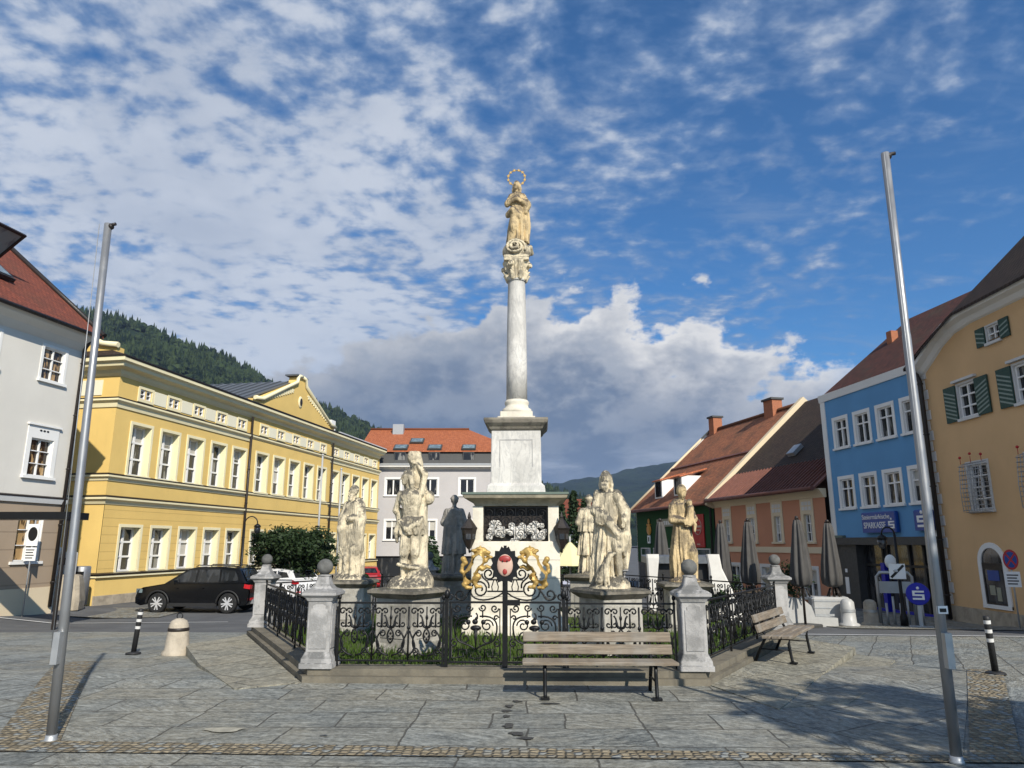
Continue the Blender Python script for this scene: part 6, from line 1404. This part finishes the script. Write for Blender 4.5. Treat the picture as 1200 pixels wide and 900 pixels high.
def tree(name, label, cat, x, y, h0, crown, clumps, n, s, m, seed, trunk=.14, z=None, group=None):
    rnd = random.Random(seed); g = ground(x, y) if z is None else z
    t = thing(name, label, cat, (x, y, g), 0, group)
    b = MB(); b.tube([(0, 0, -.1), (.04, .02, h0*.6), (-.03, 0, h0+crown[2]*.5)], [trunk, trunk*.8, trunk*.4], 8)
    for k in range(7):
        a = k*.9+seed; e = (crown[0]*.6*math.cos(a), crown[1]*.6*math.sin(a), h0+crown[2]*rnd.uniform(.6, 1.3)); b.tube([(0, 0, h0*.8), (e[0]*.5, e[1]*.5, h0+crown[2]*.4), e], [trunk*.45, trunk*.3, .015], 5)
    b.obj('trunk', M['bark'], t); b = MB()
    for _ in range(clumps):
        d = Vector((rnd.gauss(0, 1), rnd.gauss(0, 1), rnd.gauss(0, 1))).normalized()*(rnd.random()**.45)
        k = rnd.uniform(.14, .46); leaf_cluster(b, (d.x*crown[0]*.82, d.y*crown[1]*.82, h0+crown[2]+d.z*crown[2]*.82), (crown[0]*k, crown[1]*k, crown[2]*k), n//clumps, s, rnd, .35)
    b.obj('crown', M[m], t); return t
tree('round_tree', 'dense dark round topped tree before the yellow palace', 'tree', -9.75, 32.5, .85, (2.2, 2.2, 1.3), 80, 17000, .085, 'leaf', 4, .13)
tree('shrub', 'low green shrub behind the white car', 'shrub', -6.9, 33.5, .1, (.9, .8, .65), 16, 2200, .08, 'leaf', 9, .05)
tree('shrub', 'dark clipped shrub between the bound saint and the grey cleric', 'shrub', -3.55, 30, .2, (.95, .9, 1.25), 26, 4200, .09, 'leaf_d', 12, .07)
tree('shrub', 'small dark shrub behind the gate at left of the column', 'shrub', -4.6, 33, .1, (.8, .7, .9), 16, 1800, .09, 'leaf_d', 13, .06)
for i, (x, y, h, lab) in enumerate(((5.45, 54, 6.6, 'tall dark conifer right of the column pedestal'), (4.6, 54, 7.2, 'dark conifer close behind the column pedestal'), (3.4, 52, 6.8, 'dark conifer half hidden by the column pedestal'))):
    rnd = random.Random(i); t = thing('conifer_tree', lab, 'tree', (x, y, ground(x, y)), 0, 'conifers behind the column'); MB().tube([(0, 0, 0), (0, 0, h*.95)], [.2, .03], 7).obj('trunk', M['bark'], t); b = MB()
    for k in range(26):
        z = h*(.1+.88*k/26); r = (1-k/27)*1.75+.12
        for j in range(13):
            a = rnd.uniform(0, 2*PI); e = r*rnd.uniform(.6, 1.05); leaf_cluster(b, (e*.6*math.cos(a), e*.6*math.sin(a), z-.1*e), (e*.42, e*.42, .16), 9, .15, rnd, .2)
    b.obj('crown', M['conifer'], t)
for i, (x, y, h, r, lab) in enumerate(((7.55, 25.0, .95, .42, 'small potted shrub left of the rear pier ball'), (9.4, 24.4, 1.35, .5, 'tall potted shrub beside the dark parasol'), (8.6, 24.2, .8, .4, 'low potted shrub under the terracotta house windows'), (5.3, 19.0, .5, .3, 'low flowering pot in front of the terrace bar'))):
    t = thing('potted_shrub', lab, 'potted plant', (x, y, ground(x, y)), 0, 'potted shrubs on the terrace'); MB().lathe([(.2, 0), (.26, .4), (.28, .42), (.22, .43)], 12).obj('pot', M['darkgrey'], t); b = MB(); rnd = random.Random(i+40)
    for _ in range(9): leaf_cluster(b, (rnd.uniform(-.6, .6)*r, rnd.uniform(-.6, .6)*r, .45+rnd.uniform(.1, 1)*h), (r*.55, r*.55, h*.3), 90, .06, rnd, .3)
    b.obj('foliage', M['leaf_d'], t)
# pale yellow parasol behind the pedestal
x, y = 1.95, 24.5; t = thing('yellow_parasol', 'pale yellow parasol just right of the column pedestal', 'parasol', (x, y, ground(x, y))); MB().lathe([(.72, 1.75), (.7, 1.8), (.4, 2.15), (.05, 2.5)], 8, smooth=False).obj('canopy', plaster('yellow_canvas', (.72, .66, .36), .05, .02), t); MB().tube([(0, 0, 0), (0, 0, 2.7)], .03, 8).obj('pole', M['plastic_w'], t); MB().lathe([(.3, 0), (.3, .08), (.05, .1)], 14).obj('base', M['darkgrey'], t)
# terrace railings
for x, y, rz, L, lab in ((5.6, 21.4, R(-10), 3.2, 'low dark timber windbreak of the terrace behind the right fence'),):
    t = thing('windbreak', lab, 'windbreak', (x, y, ground(x, y)), rz, 'terrace windbreaks'); MB().box(-L/2, L/2, -.03, .03, .15, .95).obj('panel', M['trim'], t); MB().box(-L/2, L/2, -.05, .05, .95, 1.02).obj('top_rail', M['bark'], t)
    for s in (-1, 1): MB().box(s*L/2-.04, s*L/2+.04, -.05, .05, 0, 1.0).obj('post', M['dark'], t)

# ------------------------------------------------------------------ cars
def car(name, label, x, y, rz, paint, suv=True, sc_=1.0):
    t = thing(name, label, 'car', (x, y, ground(x, y)), rz); t.scale = (sc_,)*3
    # local: front -x, 4.4 m long
    H = 1.62 if suv else 1.5; wr = .35
    side = [(-2.2, .35), (-2.22, .55), (-2.15, .78), (-1.95, .9), (-1.1, 1.03), (1.95, 1.06), (2.16, .98), (2.22, .7), (2.2, .4), (2.1, .3)]
    low = [(-2.1, .27)]
    def arch(cx): return [(cx+.42*math.cos(a), .33+.42*math.sin(a)) for a in [i*PI/10 for i in range(11)]]
    outl = side+[(1.9, .27)]+arch(1.36)+[(.9, .24), (-.9, .24)]+arch(-1.36)+[(-2.0, .27)]
    # body: loft of the outline with a tucked-in width
    b = MB(); rows = []
    for yy, k in ((-.88, .0), (-.92, .5), (-.9, .8), (.9, .8), (.92, .5), (.88, 0)): pass
    n = len(outl); rings = []
    for yy, f in ((-.86, .965), (-.915, 1), (.915, 1), (.86, .965)):
        rings.append([b.pt((px*f, yy, .6+(pz-.6)*(.97 if f < 1 else 1))) for px, pz in outl])
    for a, c in zip(rings, rings[1:]):
        for i in range(n): b.face((a[i], a[(i+1) % n], c[(i+1) % n], c[i]))
    b.face(rings[0][::-1]); b.face(rings[-1]); b.obj('body', M[paint], t)
    # greenhouse
    g = MB(); prof = [(-1.15, 1.03), (-.35, H-.09), (-.0, H-.01), (.9, H), (1.65, H-.06), (2.02, 1.05)]; rg = []
    for yy, zz, f in ((-.86, 0, 0), (-.66, 1, 1)): pass
    L0 = [g.pt((px, -.87+.2*cl((pz-1.03)/.55), pz)) for px, pz in prof]; R0 = [g.pt((px, .87-.2*cl((pz-1.03)/.55), pz)) for px, pz in prof]
    g.face(L0[::-1]); g.face(R0)
    for i in range(len(prof)): j = (i+1) % len(prof); g.face((L0[i], L0[j], R0[j], R0[i]))
    g.obj('cabin', M[paint], t)
    def sidep(u, z): return -.875+.2*cl((z-1.03)/.55)
    for s in (-1, 1):
        for k, q in enumerate(([(-.92, 1.08), (.02, 1.08), (.02, H-.12), (-.28, H-.13)], [(.1, 1.08), (.95, 1.08), (.9, H-.1), (.1, H-.11)], [(1.03, 1.1), (1.72, 1.14), (1.5, H-.15), (.98, H-.11)])):
            w_ = MB(); ps = [(px, s*(-sidep(px, pz))*1.0, pz) for px, pz in q]; w_.poly(ps if s < 0 else ps[::-1]); nrm = s*.008; w_.v = [(a, b_+nrm, c) for a, b_, c in w_.v]
            w_.obj('side_window', M['carglass'], t)
        MB().obox((-.75, s*.98, 1.08), (.07, .1, .07)).obj('mirror', M[paint], t)
        MB().obox((.28, s*.925, .86), (.09, .012, .018)).obj('door_handle', M[paint], t); MB().obox((-.72, s*.925, .86), (.09, .012, .018)).obj('door_handle', M[paint], t)
        MB().obox((2.08, s*.82, .93), (.12, .1, .07), 0, 0, .15).obj('tail_light', M['tail'], t); MB().obox((2.17, s*.7, .5), (.05, .16, .04)).obj('rear_reflector', M['tail'], t)
        MB().obox((-2.08, s*.72, .78), (.12, .17, .07), s*.3).obj('headlight', M['glass_sky'], t)
        b = MB()
        for cx in (-1.36, 1.36): b.tube([(cx+.44*math.cos(a), s*.905, .34+.44*math.sin(a)) for a in [i*PI/12 for i in range(13)]], .035, 5)
        b.box(-.95, .95, s*.9-.02, s*.9+.02, .24, .36); b.obj('wheel_arch_trim', M['trim'] if suv else M[paint], t)
        for cx in (-1.36, 1.36):
            w_ = MB().lathe([(.2, -.11), (wr-.03, -.11), (wr, -.08), (wr, .08), (wr-.03, .11), (.2, .11)], 28, smooth=False).obj('wheel', M['tyre'], t, (cx, s*.82, wr), (PI/2, 0, 0))
            rim = MB().lathe([(.235, s*-.09), (.235, s*-.115)], 24, cap=False).lathe([(.215, s*-.07), (.215, s*-.065)], 20)
            for k in range(10): a = k*2*PI/10+(.09 if k % 2 else -.09); rim.obox((.13*math.cos(a), .13*math.sin(a), s*-.1), (.1, .022, .014), a)
            rim.lathe([(.05, s*-.09), (.05, s*-.118)], 10); rim.obj('rim', M['alloy'], w_)
    wsh = MB(); wsh.poly([(-1.08, -.74, 1.08), (-1.08, .74, 1.08), (-.4, .6, H-.12), (-.4, -.6, H-.12)][::-1]); wsh.v = [(a-.012, b_, c+.012) for a, b_, c in wsh.v]; wsh.obj('windscreen', M['carglass'], t)
    wsh = MB(); wsh.poly([(1.98, -.72, 1.12), (1.98, .72, 1.12), (1.7, .6, H-.12), (1.7, -.6, H-.12)]); wsh.v = [(a+.012, b_, c+.01) for a, b_, c in wsh.v]; wsh.obj('rear_window', M['carglass'], t)
    MB().box(2.2, 2.225, -.26, .26, .72, .84).obj('number_plate', M['signwhite'], t); MB().bbox(2.1, 2.25, -.7, .7, .33, .48, .03).obj('rear_bumper', M['grey_trim'] if suv else M[paint], t)
    if suv:
        for s in (-1, 1): MB().tube([(-.1, s*.6, H), (.0, s*.6, H+.05), (1.4, s*.6, H+.03), (1.5, s*.6, H-.02)], .018, 6).obj('roof_rail', M['trim'], t)
    return t
car('parked_suv', 'black sport utility vehicle parked in front of the yellow palace', -11.55, 27.7, R(-3), 'carblack', True, .96).scale = (.96, .96, 1.01)
car('parked_car', 'white hatchback parked behind the left fence under the round tree', -10.6, 32.6, R(-25), 'carwhite', False, .95)
car('parked_car', 'dark red car parked far behind the left statues', -9.5, 47, R(-75), 'carred', False)

# ------------------------------------------------------------------ hills
def hnoise(x, y): return math.sin(x*.011+1.3)*math.cos(y*.013)+.5*math.sin(x*.031+y*.027)+.25*math.sin(x*.083-y*.061)
def hill(name, ridge, foot, m, amp, nt=90, ns=40, trees=0, th=14, seed=1, back=500):
    b = MB()
    def lerp(P, t):
        t *= len(P)-1; i = min(int(t), len(P)-2); f = t-i; f2 = f
        return [P[i][k]+(P[i+1][k]-P[i][k])*f2 for k in range(3)]
    def pt(t, s):
        r, f = lerp(ridge, t), lerp(foot, t)
        if s <= 1: x, y, z = [f[k]+(r[k]-f[k])*s for k in range(3)]; z = f[2]+(r[2]-f[2])*(s**.85)
        else: x, y = r[0], r[1]+back*(s-1); z = r[2]*(1-(s-1)*.8)
        return (x, y, z+amp*hnoise(x, y)*min(1, s*1.5))
    idx = [[b.pt(pt(i/nt, j/ns*1.6)) for i in range(nt+1)] for j in range(ns+1)]
    for j in range(ns):
        for i in range(nt): b.face((idx[j][i], idx[j][i+1], idx[j+1][i+1], idx[j+1][i]), None, True)
    kind(b.obj(name, M[m]), 'structure')
    if trees:
        rnd = random.Random(seed); b = MB()
        for _ in range(trees):
            t = rnd.random(); s = rnd.uniform(.18, 1.05); x, y, z = pt(t, s)
            if abs(x+462) < 22 and 800 < y < 866: continue
            if hnoise(x*1.7+40, y*1.4) > 1.25 and s < .8: continue
            h = th*rnd.uniform(.55, 1.25); r = h*rnd.uniform(.17, .26); a0 = rnd.random()*6
            if rnd.random() < .28:
                r *= 1.25; h *= .72; rg = [[b.pt((x+r*f*rnd.uniform(.8, 1.2)*math.cos(a0+k*2*PI/6), y+r*f*math.sin(a0+k*2*PI/6), z+h*zz)) for k in range(6)] for zz, f in ((.15, .7), (.5, 1.25), (.82, .8))]; ap = b.pt((x, y, z+h))
                for q0, q1 in zip(rg, rg[1:]):
                    for k in range(6): b.face((q0[k], q0[(k+1) % 6], q1[(k+1) % 6], q1[k]))
                for k in range(6): b.face((rg[2][k], rg[2][(k+1) % 6], ap))
                continue
            for zz, hh, rr in ((.05, .6, 1), (.38, .62, .68)):
                ring = [b.pt((x+r*rr*rnd.uniform(.75, 1.2)*math.cos(a0+k*2*PI/6), y+r*rr*math.sin(a0+k*2*PI/6), z+h*zz+rnd.uniform(-.04, .04)*h)) for k in range(6)]; ap = b.pt((x, y, z+h*(zz+hh)))
                for k in range(6): b.face((ring[k], ring[(k+1) % 6], ap))
        kind(b.obj('forest', M['conifer_far'], None), 'stuff')
def conifer_far():
    m, N = new_mat('distant_conifers'); v = N.add('TexCoord').outputs['Object']
    a = N.noise(v, .02, 4, .6); c = N.noise(v, .075, 4, .75)
    k = N.mix(N.ramp(c, .40, .60), (.004, .010, .006), (.036, .052, .020)); k = N.mix(N.math('MULTIPLY', N.ramp(a, .5, .68), .6), k, (.032, .05, .02))
    finish(N, k, .9, .1); return m
M['conifer_far'] = conifer_far()
def far_forest():
    m, N = new_mat('far_forest'); v = N.add('TexCoord').outputs['Object']
    a = N.noise(v, .006, 5, .6); c = N.noise(v, .06, 4, .7)
    k = N.mix(N.ramp(N.math('ADD', N.math('MULTIPLY', a, .6), N.math('MULTIPLY', c, .4)), .4, .62), (.005, .012, .008), (.022, .036, .017))
    finish(N, k, .95, .1, bump=c, bstr=1, bdist=8); return m
M['far_forest'] = far_forest()
hill('wooded_hill', [(-900, 800, 304), (-720, 850, 322), (-579, 900, 295), (-509, 900, 280), (-392, 900, 243), (-332, 1000, 215), (-228, 1100, 178), (-60, 1180, 120), (150, 1250, 60)],
     [(-500, 240, 0), (-420, 260, 0), (-330, 280, 0), (-280, 300, 0), (-220, 330, 0), (-160, 380, 0), (-90, 450, 0), (20, 560, 0), (180, 700, 0)], 'far_forest', 5, trees=9000, th=15)
hill('far_hill', [(-900, 3300, 120), (-300, 3100, 190), (143, 3000, 248), (359, 3000, 283), (631, 3000, 330), (1000, 3100, 390), (1700, 3100, 470), (2600, 2900, 420)],
     [(-900, 1900, 0), (-300, 1700, 0), (143, 1500, 0), (359, 1450, 0), (631, 1400, 0), (1000, 1350, 0), (1700, 1300, 0), (2600, 1200, 0)], 'far_forest', 9, 120, 50)
t = thing('hillside_villa', 'tiny cream villa with a red roof high on the wooded hill', 'house', (-458, 862, 240), R(8)); t.scale = (.8,)*3; MB().box(-11, 9, -5, 5, -14, 8).box(-4, 4, -6, -5, -10, 11).obj('wall', M['cream'], t); MB().prism([(-12, 8), (10, 8), (6, 12), (-8, 12)], -6, 6).obj('roof', M['roof_red'], t); b = MB()
for k in range(5): b.box(-9+k*4, -7.4+k*4, -6.1, -5.02, 1, 4)
b.obj('window', M['glass'], t)

# unseen tree added behind the viewer on the right to shade the plaza
tree('shade_caster_tree', 'unseen leafy tree added behind the viewer on the right to cast shade', 'tree', 8.1, -.6, 4.2, (2.4, 2.2, 1.8), 30, 2300, .19, 'leaf_a', 21, .2)

# ------------------------------------------------------------------ air
def haze():
    m, N = new_mat('thin_haze')
    v = N.add('VolumePrincipled', {'Color': (.50, .68, 1.0, 1), 'Density': .0001, 'Anisotropy': .2})
    N.t.links.new(v.outputs[0], N.add('OutputMaterial').inputs['Volume'])
    kind(MB().box(-6500, 6500, -3200, 8200, -4.0, 520).obj('haze', m), 'stuff')
haze()
